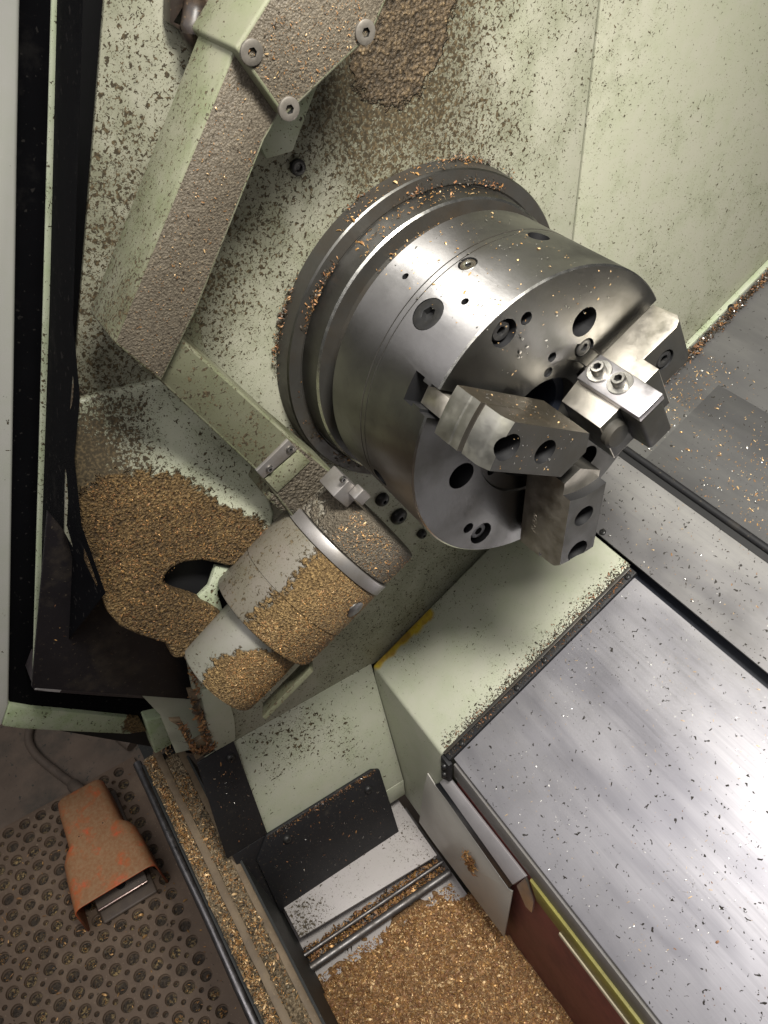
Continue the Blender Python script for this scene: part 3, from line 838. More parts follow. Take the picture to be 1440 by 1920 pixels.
# drums about an axis that runs up the slant
DC = (-0.085, -0.025)
def drum(name, s0, s1, r, mat, c=DC, extra=(), seg=72, label=None, q=0.003):
    base = SL(c[0], 0, c[1])
    prof = [(s0, r - q), (s0 + q * 0.3, r - q * 0.3), (s0 + q, r)] + list(extra) + [(s1 - q, r), (s1 - q * 0.3, r - q * 0.3), (s1, r - q)]
    mb = MB().lathe(prof, base, SV, seg)
    return obj(name, mb, mat, ts, smooth=40, label=label)
drum('pivot_drum', -0.2900, -0.2010, 0.0555, 'drum', extra=[(-0.2520, 0.0555), (-0.2515, 0.0548), (-0.2505, 0.0548), (-0.2500, 0.0560)], label='middle drum with a dull grey spot')
drum('steel_band', -0.2010, -0.1900, 0.0566, 'band', label='pale worn steel band round the drums', q=0.0006)
drum('end_drum', -0.1895, -0.1530, 0.0550, 'drum_right')
drum('small_drum', -0.3560, -0.2900, 0.0405, 'drum_small', (-0.080, -0.029))
# flat bracket under the small drum and mounting block above the end drum
def sbox(lo, hi): return MB().box(lo, hi, SL)
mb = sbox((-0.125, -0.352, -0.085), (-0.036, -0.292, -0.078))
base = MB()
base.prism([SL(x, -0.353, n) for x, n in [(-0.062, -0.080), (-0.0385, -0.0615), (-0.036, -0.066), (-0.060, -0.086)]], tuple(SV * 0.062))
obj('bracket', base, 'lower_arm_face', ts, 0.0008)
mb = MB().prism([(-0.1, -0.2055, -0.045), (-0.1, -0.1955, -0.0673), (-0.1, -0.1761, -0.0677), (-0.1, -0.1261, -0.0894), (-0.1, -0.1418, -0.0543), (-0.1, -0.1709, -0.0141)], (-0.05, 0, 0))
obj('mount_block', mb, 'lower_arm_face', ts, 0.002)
mb = MB()
c0 = (-0.07, -0.1509, -0.0349)
sx, ss, sn = to_sl(c0)
mb.box((sx - 0.014, ss - 0.012, sn - 0.016), (sx + 0.010, ss + 0.006, sn + 0.006), SL)
mb.box((sx + 0.010, ss - 0.002, sn - 0.016), (sx + 0.020, ss + 0.009, sn - 0.003), SL)
lg = obj('latch', mb, 'band', ts, 0.0012)
screw(lg, 'latch_screw', AX(643, 899, sx + 0.0102), (1, 0, 0), 0.0028, 0.0015, 'bolt', seg=14)
# inspection spot on the drum
p = SL(DC[0], -0.2205, DC[1])
aa = math.radians(-12)
dirn = np.array((1, 0, 0)) * math.cos(aa) + NV * math.sin(aa)
mb = MB().lathe([(0.0550, 0.0085), (0.0562, 0.0085), (0.0566, 0.0075)], p, dirn, 24)
obj('round_plug', mb, 'ring', ts)

# ================================================================ CHIP DEFLECTOR (left, caked)
df = thing('chip_deflector', 'pale deflector cover with an oval notch, caked with golden chips', 'cover', (-0.12, -0.28, -0.06))
kk = 0.28
dn = np.array((1.0, 0, kk)); dd = float(dn @ np.array((-0.1705, 0, 0.078)))
pts = [(141, 750), (185, 738), (330, 708), (400, 770), (470, 862), (504, 925), (516, 962), (514, 985), (498, 1012), (470, 1040), (444, 1063), (428, 1063), (410, 1058), (380, 1052), (345, 1056), (320, 1068), (307, 1087), (312, 1104), (335, 1115), (366, 1124), (395, 1136), (420, 1152), (385, 1193), (346, 1236), (326, 1236), (312, 1208), (262, 1193), (225, 1176), (203, 1150), (190, 1118), (166, 1065), (150, 985), (138, 860)]
mb = MB().prism([hit(u, v, dn, dd) for u, v in pts], tuple(-dn / np.linalg.norm(dn) * 0.020), front=0)
dfo = obj('deflector_sheet', mb, 'deflector', df, 0.004, segs=4, smooth=50)
mb = MB().prism([(-0.124, -0.2563, -0.1165), (-0.1211, -0.2418, -0.1269), (-0.1191, -0.2527, -0.1342), (-0.1174, -0.2631, -0.1401), (-0.1108, -0.265, -0.1637), (-0.1122, -0.2717, -0.1587), (-0.1185, -0.2803, -0.1364), (-0.1198, -0.2683, -0.1315)], tuple(-dn * 0.006))
obj('notch_bracket', mb, 'green_trim', df, 0.0008)
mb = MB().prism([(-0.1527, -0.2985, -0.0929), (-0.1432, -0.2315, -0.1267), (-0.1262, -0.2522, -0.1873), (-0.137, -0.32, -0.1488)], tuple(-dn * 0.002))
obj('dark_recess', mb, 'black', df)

# ================================================================ HOSE (upper left)
hs = thing('swarf_clogged_bracket', 'black oily bracket clogged with brown swarf behind the tool setter box', 'bracket', (-0.15, -0.1594, 0.2838))
mb = MB().prism([(-0.158, -0.1726, 0.3087), (-0.158, -0.1805, 0.2824), (-0.158, -0.173, 0.276), (-0.158, -0.1689, 0.2673), (-0.158, -0.159, 0.2672), (-0.158, -0.1409, 0.2709), (-0.158, -0.1023, 0.2788), (-0.158, -0.0919, 0.297), (-0.158, -0.1631, 0.3074), (-0.158, -0.1695, 0.2788), (-0.158, -0.1686, 0.2769), (-0.158, -0.1781, 0.2825), (-0.158, -0.1677, 0.2917), (-0.158, -0.1647, 0.3076)], (-0.012, 0, 0))
obj('bracket_plate', mb, 'hose', hs, 0.0012)
for pts in ([(372, -60), (368, 10), (362, 60), (372, 82)], [(470, -50), (440, 0), (410, 42), (382, 84)], [(420, -60), (398, 5), (382, 50), (378, 80)]):
    mb = MB().tube(spline([AX(u, v, -0.152 + rnd.uniform(-0.004, 0.004)) for u, v in pts], 6), 0.0075, 10)
    obj('hose', mb, 'hose', hs, smooth=60)

# ================================================================ WAY COVERS
wc = thing('way_cover', 'slanted telescopic steel way cover right of the chuck', 'way cover', SL(0.1, -0.15, D))
XE = 0.95
mb = MB().box((-0.0045, -0.2995, D - 0.012), (XE, -0.0075, D), SL)
ca = obj('cover_plate', mb, 'cover', wc, 0.0012, label='large brushed lower plate reflecting the ceiling light')
mb = MB().box((-0.168, 0.0040, D - 0.006), (XE, 0.0935, D + 0.0012), SL)
obj('cover_plate', mb, 'cover_b', wc, 0.001, label='middle strip plate')
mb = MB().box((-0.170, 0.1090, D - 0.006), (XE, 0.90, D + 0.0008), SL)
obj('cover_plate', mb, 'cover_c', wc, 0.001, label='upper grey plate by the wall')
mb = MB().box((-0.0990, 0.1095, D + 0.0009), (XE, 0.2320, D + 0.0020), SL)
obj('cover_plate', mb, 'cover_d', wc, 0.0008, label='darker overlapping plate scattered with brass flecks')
mb = MB().box((-0.168, -0.006, D - 0.035), (XE, 0.110, D - 0.0255), SL)
obj('gap_floor', mb, 'dark_blue', wc)
mb = MB().tube([SL(-0.168, 0.1055, D + 0.0005), SL(XE, 0.1055, D + 0.0005)], 0.0042, 12)
obj('seal_bead', mb, 'rubber', wc)
mb = MB().box((-0.168, 0.0940, D - 0.004), (XE, 0.1015, D - 0.0005), SL)
obj('groove_floor', mb, 'black', wc)
rbolt(wc, 'cover_screw', (-0.0711, 0.1799, -0.2934), NV, 0.0042, 0.002)

# wiper strips
ws = thing('wiper_strip', 'black rubber wiper with bolts between green box and steel cover', 'wiper', SL(-0.012, -0.15, D))
mb = MB().box((-0.0172, -0.3045, D - 0.004), (-0.0050, -0.0020, D + 0.0030), SL)
obj('wiper_rubber', mb, 'rubber', ws, 0.0015)
mb = MB().box((-0.0166, -0.3035, D + 0.0031), (-0.0125, -0.0030, D + 0.0055), SL)
obj('clamp_bar', mb, 'flange', ws, 0.0006)
for u, v in [(1172, 1078), (1090, 1158), (1014, 1231), (961, 1281), (860, 1387)]:
    x, s, n = to_sl(AN(u, v, D + 0.003))
    rbolt(ws, 'wiper_bolt', SL(-0.0085, s, D + 0.003), NV, 0.0036, 0.003)
mb = MB().prism([(-0.0172, YB - 0.0030, -0.452), (-0.0015, YB - 0.0030, -0.452), (-0.0015, YB - 0.0030, -0.490), (-0.0172, YB - 0.0030, -0.505)], (0, 0.006, 0))
obj('wiper_end', mb, 'rubber', ws, 0.001)
for z in (-0.463, -0.482):
    rbolt(ws, 'wiper_bolt', (-0.0090, YB - 0.0030, z), (0, -1, 0), 0.0040, 0.004)

uw = thing('upper_wiper', 'pale strip with packed swarf where wall meets the upper cover', 'wiper', SL(-0.165, 0.3, D))
mb = MB().box((-0.1715, 0.135, D - 0.004), (-0.1640, 0.90, D + 0.0035), SL)
obj('wiper_strip', mb, 'green_trim', uw, 0.0008)
rbolt(uw, 'strip_screw', (-0.1611, 0.4512, -0.1344), NV, 0.0040, 0.003)

# ================================================================ SPLASH GUARD
sg = thing('splash_guard', 'grey bent sheet guard hanging below the cover edge over the chips', 'guard', (0.03, -0.095, -0.6))
YG = -0.0965
g1 = [(-0.0296, -0.0965, -0.5452), (-0.0048, -0.0965, -0.543), (0.1144, -0.0965, -0.5573), (0.1206, -0.0965, -0.5514), (0.1171, -0.0965, -0.709)]
g1 += [(-0.04, YG, -0.728), (-0.075, YG, -0.728), (-0.058, YG, -0.60), (-0.047, YG, -0.54)]
mb = MB().prism(g1, (0, 0.0022, 0))
obj('guard_sheet', mb, 'guard', sg, 0.0007)
mb = MB().prism([(-0.016, -0.0985, -0.512), (-0.036, -0.0950, -0.555), (0.112, -0.0950, -0.568), (0.122, -0.0985, -0.524)], (0, 0.004, 0))
obj('channel_face', mb, 'dark_blue', sg, 0.0006)
mb = MB()
mb.prism([(-0.0165, -0.0990, -0.5110), (-0.0110, -0.0920, -0.4935), (0.1325, -0.0920, -0.4890), (0.1225, -0.0990, -0.5235)], (0, 0.004, -0.004))
obj('channel_lip', mb, 'lip', sg, 0.0006)
mb = MB().prism([(0.1228, -0.0935, -0.5323), (0.1341, -0.0935, -0.4872), (0.1502, -0.0935, -0.5166), (0.151, -0.0935, -0.5494), (0.1406, -0.0935, -0.5548)], (0, 0.003, 0))
obj('end_tab', mb, 'plate_bright', sg, 0.0006)

# ================================================================ MACHINE BED
bd = thing('machine_bed', 'dark red cast bed with a yellow oily lip under the cover', 'machine bed', (0.3, -0.06, -0.6))
mb = MB().prism([(-0.002, -0.0885, -0.4560), (XE, -0.0885, -0.4560), (XE, -0.0885, -0.4860), (-0.002, -0.0885, -0.4860)], (0, 0.02, 0))
obj('bed_face', mb, 'bed_grey', bd, 0.0006)
mb = MB().prism([(0.1375, -0.0920, -0.4862), (XE, -0.0920, -0.4862), (XE, -0.0920, -0.5130), (0.1520, -0.0920, -0.5130)], (0, 0.02, 0))
obj('yellow_lip', mb, 'bed_yellow', bd, 0.002)
mb = MB().prism([(0.1900, -0.0935, -0.5120), (XE, -0.0935, -0.5120), (XE, -0.0935, -0.5190), (0.1900, -0.0935, -0.5190)], (0, 0.02, 0))
obj('cream_edge', mb, 'cream', bd, 0.001)
mb = MB().prism([(0.0, -0.086, -0.4865), (XE, -0.086, -0.4865), (XE, -0.080, -0.78), (0.0, -0.080, -0.78)], (0, 0.03, 0))
obj('red_casting', mb, 'bed_red', bd, 0.003)

# ================================================================ BLACK FLAPS ON THE CHUTE
bf = thing('rubber_flap', 'wide black flap plate with two bolts at the foot of the green chute', 'flap', CH(-0.21, -0.69))
mb = MB().prism([CH(-0.297, -0.6105, 0.006), CH(-0.1365, -0.6105, 0.006), CH(-0.1255, -0.618, 0.006), CH(-0.1240, -0.752, 0.006), CH(-0.320, -0.752, 0.006), CH(-0.320, -0.640, 0.006)], tuple(-cn * 0.005))
obj('flap_plate', mb, 'rubber', bf, 0.0012)
for u, v in [(538, 1572), (690, 1479)]:
    x, y, z = hit(u, v, cn, float(cn @ np.array(CH(0, -0.6, 0.006))))
    rbolt(bf, 'flap_bolt', (x, y, z), cn, 0.0058, 0.005)
bs = thing('rubber_strip', 'narrow black strip with one bolt running down the chute beside the rail', 'strip', CH(-0.31, -0.55))
mb = MB().prism([CH(-0.3360, -0.4500, 0.004), CH(-0.2880, -0.4475, 0.004), CH(-0.2945, -0.6100, 0.004), CH(-0.3520, -0.6100, 0.004)], tuple(-cn * 0.003))
obj('strip_plate', mb, 'rubber', bs, 0.0008)
mb = MB().prism([CH(-0.2985, -0.6110, 0.0035), CH(-0.3445, -0.6110, 0.0035), CH(-0.3445, -0.745, 0.0035), CH(-0.3205, -0.745, 0.0035), CH(-0.3205, -0.640, 0.0035)], tuple(-cn * 0.003))
obj('strip_plate', mb, 'rubber', bs, 0.0008)
x, y, z = hit(432, 1420, cn, float(cn @ np.array(CH(0, -0.6, 0.004))))
rbolt(bs, 'strip_bolt', (x, y, z), cn, 0.0052, 0.004)

# ================================================================ CHIP CONVEYOR
cc = thing('chip_conveyor', 'pale conveyor shelf with two steel rods beside the brass chips', 'chip conveyor', (0.0, -0.2, -0.78))
zs = -0.745
mb = MB().prism([(-0.130, -0.3135, zs), (-0.130, -0.0985, zs), (-0.028, -0.0985, zs), (-0.041, -0.3135, zs)], (0, 0, -0.004))
obj('shelf', mb, 'shelf', cc, 0.0008)
mb = MB().box((-0.13, -0.32, -0.800), (0.95, -0.085, -0.790))
obj('pan', mb, 'shelf', cc)
for x0, x1, z, r, mt in [(-0.0250, -0.0225, -0.764, 0.0028, 'rod'), (-0.0090, -0.0065, -0.770, 0.0058, 'rod')]:
    pts = [(x0 + (x1 - x0) * k / 6, -0.318 + 0.226 * k / 6, z) for k in range(7)]
    obj('rod', MB().tube(pts, r, 14), mt, cc, smooth=60)
# inner front wall beside the track
fw = thing('front_sill', 'dark inner sheet under the chip-covered door track', 'sill', (0.1, -0.33, -0.7))
mb = MB().prism([(-0.30, -0.3365, -0.625), (XE, -0.3365, -0.625), (XE, -0.3140, -0.795), (-0.30, -0.3140, -0.795)], (0, -0.003, -0.001))
obj('sill_sheet', mb, 'black_wall', fw)

# ================================================================ DOOR TRACK
dt = thing('door_track', 'brass chip covered door track with a steel guide rod', 'door track', (0.0, -0.37, -0.64))
def track(y0, y1, z0, z1, mat, nm, x0=-0.335):
    mb = MB()
    N = 46
    rows = []
    for i in range(N + 1):
        x = x0 + (XE - x0) * (i / N) ** 1.5
        jit = 0.0009 * mnoise.noise((x * 60, y0 * 90, 0))
        rows.append([(x, y0, z0 - 0.012), (x, y0 + jit, z0), (x, (y0 + y1) / 2, (z0 + z1) / 2 + 0.0015 + jit), (x, y1 + jit, z1), (x, y1, z1 - 0.012)])
    mb.loft(rows, 0)
    return obj(nm, mb, mat, dt, smooth=60)
track(-0.3940, -0.3772, -0.634, -0.632, 'track', 'track_ledge')
track(-0.3771, -0.3672, -0.627, -0.627, 'track_side', 'track_ridge')
track(-0.3671, -0.3482, -0.629, -0.627, 'track', 'track_ledge', -0.315)
track(-0.3481, -0.3370, -0.628, -0.631, 'track_side', 'track_ridge', -0.315)
mb = MB().box((-0.335, -0.398, -0.66), (XE, -0.3372, -0.643))
obj('track_base', mb, 'black_wall', dt)
mb = MB().tube([(-0.345 + 1.3 * k / 30, -0.4030 + 0.0005 * math.sin(k * 1.3), -0.6480 + 0.0006 * math.sin(k * 0.9)) for k in range(31)], 0.0062, 14)
obj('guide_rod', mb, 'rail_rod', dt, smooth=60)
mb = MB().box((-0.60, -0.392, -1.05), (XE, -0.375, -0.655))
obj('front_panel', mb, 'black_wall', dt)

# ================================================================ SLIDING DOOR AND FRAME
XD = -0.30
dr = thing('sliding_door', 'pale green sliding door edge with a dirty lower rim at the far left', 'door', (XD, -0.42, -0.4))
mb = MB().prism([(-0.3, -0.27, 0.3008), (-0.3, -0.2279, 0.2945), (-0.3, -0.271, 0.1865), (-0.3, -0.3354, 0.0237), (-0.3, -0.3985, -0.135), (-0.3, -0.487, -0.3582), (-0.3, -0.5055, -0.3858), (-0.3, -0.541, -0.3387)], (-0.03, 0, 0))
obj('door_skin', mb, 'door', dr, 0.003, segs=3)
mb = MB().prism([(-0.299, -0.4868, -0.3571), (-0.299, -0.4696, -0.3806), (-0.299, -0.4287, -0.4276), (-0.299, -0.3717, -0.4945), (-0.299, -0.3707, -0.527), (-0.299, -0.3929, -0.5121), (-0.299, -0.4592, -0.4398), (-0.299, -0.4909, -0.4043), (-0.299, -0.5053, -0.3846)], (-0.03, 0, 0))
obj('door_rim', mb, 'door_low', dr, 0.002)
mb = MB().prism([(-0.288, -0.367, -0.4891), (-0.288, -0.343, -0.5002), (-0.288, -0.3466, -0.5654), (-0.288, -0.3746, -0.5666)], (-0.03, 0, 0))
obj('door_foot', mb, 'door_end', dr, 0.003, segs=3)
fr = thing('door_frame', 'black door frame with a thin green edge, left of the chuck', 'door frame', (-0.26, -0.35, -0.3))
mb = MB().prism([(-0.305, -0.228, 0.2939), (-0.305, -0.2054, 0.2905), (-0.305, -0.3019, 0.0398), (-0.305, -0.4577, -0.3625), (-0.305, -0.3037, -0.5315), (-0.305, -0.3316, -0.5431), (-0.305, -0.4953, -0.3829), (-0.305, -0.3361, 0.0212)], (-0.02, 0, 0))
obj('seal', mb, 'rubber_clean', fr)
mb = MB().prism([(-0.262, -0.216, 0.2973), (-0.262, -0.2123, 0.2968), (-0.262, -0.3025, 0.0615), (-0.262, -0.4416, -0.3043), (-0.262, -0.4518, -0.3136), (-0.262, -0.4459, -0.2927), (-0.262, -0.3071, 0.0632)], (-0.004, 0, 0))
obj('frame_edge', mb, 'green_trim', fr, 0.001)
mb = MB().prism([(-0.258, -0.4513, -0.309), (-0.258, -0.4372, -0.2893), (-0.258, -0.3825, -0.3437), (-0.258, -0.305, -0.427), (-0.258, -0.3049, -0.4617), (-0.258, -0.3915, -0.3724)], (-0.04, 0, 0), front=0)
bar = obj('lower_bar', mb, 'bar_black', fr, 0.001)
mb = MB().prism([(-0.2574, -0.4499, -0.3064), (-0.2574, -0.4425, -0.2988), (-0.2574, -0.4393, -0.3056), (-0.2574, -0.4344, -0.3048), (-0.2574, -0.4336, -0.3156), (-0.2574, -0.4278, -0.3258), (-0.2574, -0.431, -0.3282), (-0.2574, -0.4411, -0.3172)], (-0.0005, 0, 0))
obj('paint_scrape', mb, 'scrape', fr)
# black return from the frame edge to the headstock panel
outer = [(-0.262, -0.213, 0.2969), (-0.262, -0.2963, 0.0787), (-0.262, -0.3216, 0.0143), (-0.262, -0.3437, -0.0422), (-0.262, -0.3702, -0.11), (-0.262, -0.4401, -0.2956)]
inner = [(-0.17, -0.2203, 0.3093), (-0.168, -0.291, 0.1207), (-0.152, -0.3073, 0.0718), (-0.141, -0.3279, 0.0325), (-0.128, -0.3431, -0.0169), (-0.111, -0.3485, -0.0759)]
mb = MB()
mb.add(outer + inner, [(i, i + 1, i + 7, i + 6) for i in range(5)])
obj('frame_return', mb, 'rubber_clean', fr)
# dark shelf below, with a low wall and clutter
mb = MB().prism([(-0.184, -0.4408, -0.2199), (-0.184, -0.3105, -0.3567), (-0.184, -0.3017, -0.3412), (-0.184, -0.298, -0.2477), (-0.184, -0.344, -0.1263), (-0.184, -0.3603, -0.037)], (-0.004, 0, 0))
obj('frame_ledge', mb, 'frame_black', fr, 0.0005)
mb = MB().prism([(-0.2, -0.4189, -0.202), (-0.2, -0.3904, -0.2213), (-0.2, -0.3631, -0.2467), (-0.2, -0.3339, -0.295), (-0.2, -0.3102, -0.3516), (-0.2, -0.3804, -0.2751), (-0.2, -0.4296, -0.226)], (-0.006, 0, 0))
obj('ledge_face', mb, 'ledge_dirty', fr, 0.001)
mb = MB().tube(spline([(-0.19, -0.4191, -0.1921), (-0.19, -0.3921, -0.2172), (-0.19, -0.36, -0.2432), (-0.19, -0.3423, -0.2696), (-0.19, -0.3298, -0.2991)], 6), 0.003, 8)
obj('ledge_cord', mb, 'frame_black', fr)
mb = MB().prism([(-0.2, -0.3544, -0.2007), (-0.2, -0.318, -0.2588), (-0.2, -0.3069, -0.3204), (-0.2, -0.3189, -0.3306), (-0.2, -0.3538, -0.2625), (-0.2, -0.3651, -0.2353)], (-0.02, 0, 0))
obj('ledge_lump', mb, 'hose', fr, 0.003)
mb = MB().prism([(-0.335, -0.2553, 0.2943), (-0.335, -0.0865, 0.2688), (-0.335, -0.3031, -0.7187), (-0.335, -0.5343, -0.3811)], (-0.006, 0, 0))
obj('dark_backing', mb, 'black', fr)

# small bracket and pale strip between the drums and the track
sb = thing('swarf_bracket', 'small chip-filled bracket with a window above the black strip', 'bracket', (-0.18, -0.3151, -0.4119))
mb = MB().prism([(-0.169, -0.3024, -0.328), (-0.169, -0.2758, -0.3451), (-0.169, -0.2771, -0.3816), (-0.169, -0.2786, -0.4108), (-0.169, -0.2849, -0.4475), (-0.169, -0.3119, -0.4474), (-0.169, -0.3095, -0.3905)], (-0.006, 0, 0))
obj('pale_strip', mb, 'box', sb, 0.002)
mb = MB().prism([(-0.205, -0.3583, -0.3283), (-0.205, -0.3108, -0.3834), (-0.205, -0.3191, -0.4804), (-0.205, -0.3512, -0.463), (-0.205, -0.349, -0.3796)], (-0.004, 0, 0))
obj('window_panel', mb, 'box', sb)
mb = MB().prism([(-0.17, -0.3145, -0.3186), (-0.17, -0.307, -0.3232), (-0.17, -0.3111, -0.4398), (-0.17, -0.3352, -0.4446), (-0.17, -0.3379, -0.3669), (-0.17, -0.3436, -0.3506), (-0.17, -0.3322, -0.3592), (-0.17, -0.3319, -0.3884), (-0.17, -0.3334, -0.4101), (-0.17, -0.3188, -0.4094)], (-0.006, 0, 0))
obj('bracket_frame', mb, 'track_side', sb, 0.001)

# ================================================================ FLOOR MAT with real holes
def floor_mat():
    from mathutils.geometry import delaunay_2d_cdt
    x0, x1, y0, y1 = -0.632, 0.10, -1.05, -0.4200
    p = 0.0310
    vs = [Vector((x0, y0)), Vector((x1, y0)), Vector((x1, y1)), Vector((x0, y1))]
    es = [(0, 1), (1, 2), (2, 3), (3, 0)]
    loops = []
    def circ(cx, cy, r, n):
        o = len(vs)
        for i in range(n):
            t = 2 * math.pi * (i + 0.3) / n
            vs.append(Vector((cx + r * math.cos(t), cy + r * math.sin(t))))
        es.extend((o + i, o + (i + 1) % n) for i in range(n))
        loops.append((cx, cy, r, n))
    nx, ny = int((x1 - x0) / p), int((y1 - y0) / p)
    for i in range(nx):
        for j in range(ny):
            cx, cy = -0.616 + p * i, -0.4568 - p * j + 0.019 * 0
            if cx > x1 - 0.014 or cy < y0 + 0.014: continue
            circ(cx + rnd.uniform(-.0005, .0005), cy + rnd.uniform(-.0005, .0005), 0.0106 * rnd.uniform(0.96, 1.04), 16)
            if cx + p / 2 < x1 - 0.01 and cy - p / 2 > y0 + 0.01:
                circ(cx + p / 2, cy - p / 2, 0.0047 * rnd.uniform(0.9, 1.1), 10)
    r = delaunay_2d_cdt(vs, es, [], 1, 1e-6)
    V, F = r[0], r[2]
    zt = -1.0402
    def inhole(c):
        k = [(c[0] - q[0]) ** 2 + (c[1] - q[1]) ** 2 < q[2] ** 2 * 0.97 for q in near(c)]
        return any(k)
    grid = {}
    for q in loops: grid.setdefault((round(q[0] / p), round(q[1] / p)), []).append(q)
    def near(c):
        a, b = round(c[0] / p), round(c[1] / p)
        return [q for i in (-1, 0, 1) for j in (-1, 0, 1) for q in grid.get((a + i, b + j), ())]
    mb = MB()
    top = [(v[0], v[1], zt + 0.0006 * mnoise.noise((v[0] * 9, v[1] * 9, 0))) for v in V]
    fs = []
    for f in F:
        c = (sum(V[i][0] for i in f) / len(f), sum(V[i][1] for i in f) / len(f))
        if not inhole(c): fs.append(tuple(f))
    mb.add(top, fs)
    mbu = MB()
    for cx, cy, rr, n in loops:          # moulded wells: wall, ledge, deeper floor
        ri = []
        for x, q in ((0.0, rr * 1.0), (-0.0010, rr * 0.96), (-0.0045, rr * 0.94), (-0.0050, rr * 0.86), (-0.0085, rr * 0.84)):
            ri.append([(cx + q * math.cos(2 * math.pi * (i + .3) / n), cy + q * math.sin(2 * math.pi * (i + .3) / n), zt + x + (0.0003 if x == 0 else 0)) for i in range(n)])
        mb.loft(ri, caps=False)
    mb.add([(x0, y0, zt), (x1, y0, zt), (x1, y1, zt), (x0, y1, zt), (x0, y0, -1.0495), (x1, y0, -1.0495), (x1, y1, -1.0495), (x0, y1, -1.0495)], [(0, 1, 5, 4), (1, 2, 6, 5), (2, 3, 7, 6), (3, 0, 4, 7)])
    t = thing('floor_mat', 'dusty brown rubber mat with round drain holes on the floor', 'floor mat', (-0.27, -0.7, -1.05))
    obj('mat_sheet', mb, 'mat', t, smooth=40)
    mb = MB().add([(x0 + .002, y0 + .002, -1.0478), (x1 - .002, y0 + .002, -1.0478), (x1 - .002, y1 - .002, -1.0478), (x0 + .002, y1 - .002, -1.0478)], [(0, 1, 2, 3)])
    obj('mat_underside', mb, 'mat_under', t, smooth=0)
    return loops
wells = floor_mat()

# ================================================================ FOOT PEDAL
fp = thing('foot_pedal', 'dusty orange foot switch with a hooded pedal on the rubber mat', 'foot pedal', (-0.47, -0.527, -1.04))
yc = -0.527
def hood_ring(x, w, h, rc, z0=-1.0395, back=0.0, tw=0.0, n=5):
    """arch cross-section at x: half width w, height h, corner radius rc; open at the bottom"""
    out = []
    out.append((x, yc - w - tw, z0))
    for k in range(n + 1):
        a = math.pi - (math.pi / 2) * k / n
        out.append((x + back, yc - w + rc + rc * math.cos(a), z0 + h - rc + rc * math.sin(a)))
    for k in range(n + 1):
        a = math.pi / 2 - (math.pi / 2) * k / n
        out.append((x + back, yc + w - rc + rc * math.cos(a), z0 + h - rc + rc * math.sin(a)))
    out.append((x, yc + w + tw, z0))
    return out
secs = [(-0.588, 0.036, 0.040, 0.012), (-0.585, 0.040, 0.058, 0.014), (-0.575, 0.0425, 0.070, 0.016), (-0.545, 0.0445, 0.0745, 0.016), (-0.490, 0.0465, 0.0775, 0.016), (-0.476, 0.0480, 0.0785, 0.016),
        (-0.466, 0.0575, 0.0790, 0.018), (-0.452, 0.0640, 0.0800, 0.020), (-0.420, 0.0670, 0.0820, 0.019), (-0.385, 0.0690, 0.0840, 0.017), (-0.360, 0.0705, 0.0850, 0.015)]
rings = [hood_ring(*s) for s in secs]
last = hood_ring(-0.3585, 0.0705, 0.085, 0.015, tw=0.003)
rings.append(last)
mb = MB()
n = len(rings[0])
for r in rings: mb.v += r
for k in range(len(rings) - 1):
    for i in range(n - 1):
        mb.f.append((k * n + i, k * n + i + 1, (k + 1) * n + i + 1, (k + 1) * n + i)); mb.mi.append(0)
mb.f.append(tuple(range(n))); mb.mi.append(0)
hood = obj('hood', mb, ['orange', 'orange_edge'], fp, smooth=45)
md = hood.modifiers.new('thick', 'SOLIDIFY'); md.thickness = 0.0024; md.offset = 0; md.material_offset_rim = 1
for y in (yc - 0.0245, yc + 0.019):
    screw(hood, 'rivet', (-0.482, y, -0.9612), (0, 0, 1), 0.0042, 0.0022, 'orange', sock=0.3, depth=0.3, seg=14)
mb = MB().box((-0.582, yc - 0.046, -1.0398), (-0.352, yc + 0.052, -1.0330))
obj('pedal_base', mb, 'pedal', fp, 0.004, segs=3)
tilt = lambda x, y, z: (x, y, z - 1.030 + (x + 0.40) * -0.12)
mb = MB().box((-0.50, yc - 0.044, 0.010), (-0.370, yc + 0.046, 0.020), tilt)
pd = obj('pedal_plate', mb, 'pedal', fp, 0.0015)
mb = MB().box((-0.3700, yc - 0.0435, 0.0185), (-0.3665, yc + 0.0455, 0.0225), tilt)
obj('pedal_edge', mb, 'pedal_edge', pd, 0.0008)
mb = MB().lathe([(0, 0.0085), (0.0006, 0.0085)], tilt(-0.388, yc + 0.004, 0.0202), (0.12, 0, 1), 18)
obj('pedal_hole', mb, 'black', pd)
cpts = spline([(-0.582, yc + 0.004, -1.015), (-0.610, yc - 0.006, -1.018), (-0.650, -0.545, -1.038), (-0.700, -0.566, -1.0415), (-0.755, -0.586, -1.0415), (-0.800, -0.588, -1.0415), (-0.850, -0.565, -1.0415), (-0.98, -0.52, -1.0415), (-1.2, -0.50, -1.0415)], 8)
rr = [0.0125 if i < 14 else 0.0085 for i in range(len(cpts))]
obj('cable', MB().tube(cpts, rr, 12), 'cable', fp, smooth=60)
hp = thing('floor_hose', 'short brown hose on the floor by the door foot', 'hose', (-0.69, -0.43, -1.05))
obj('hose', MB().tube(spline([(-0.655, -0.415, -1.038), (-0.690, -0.428, -1.038), (-0.74, -0.437, -1.038), (-0.9, -0.43, -1.038), (-1.1, -0.40, -1.038)], 6), 0.0115, 12), 'cable', hp, smooth=60)

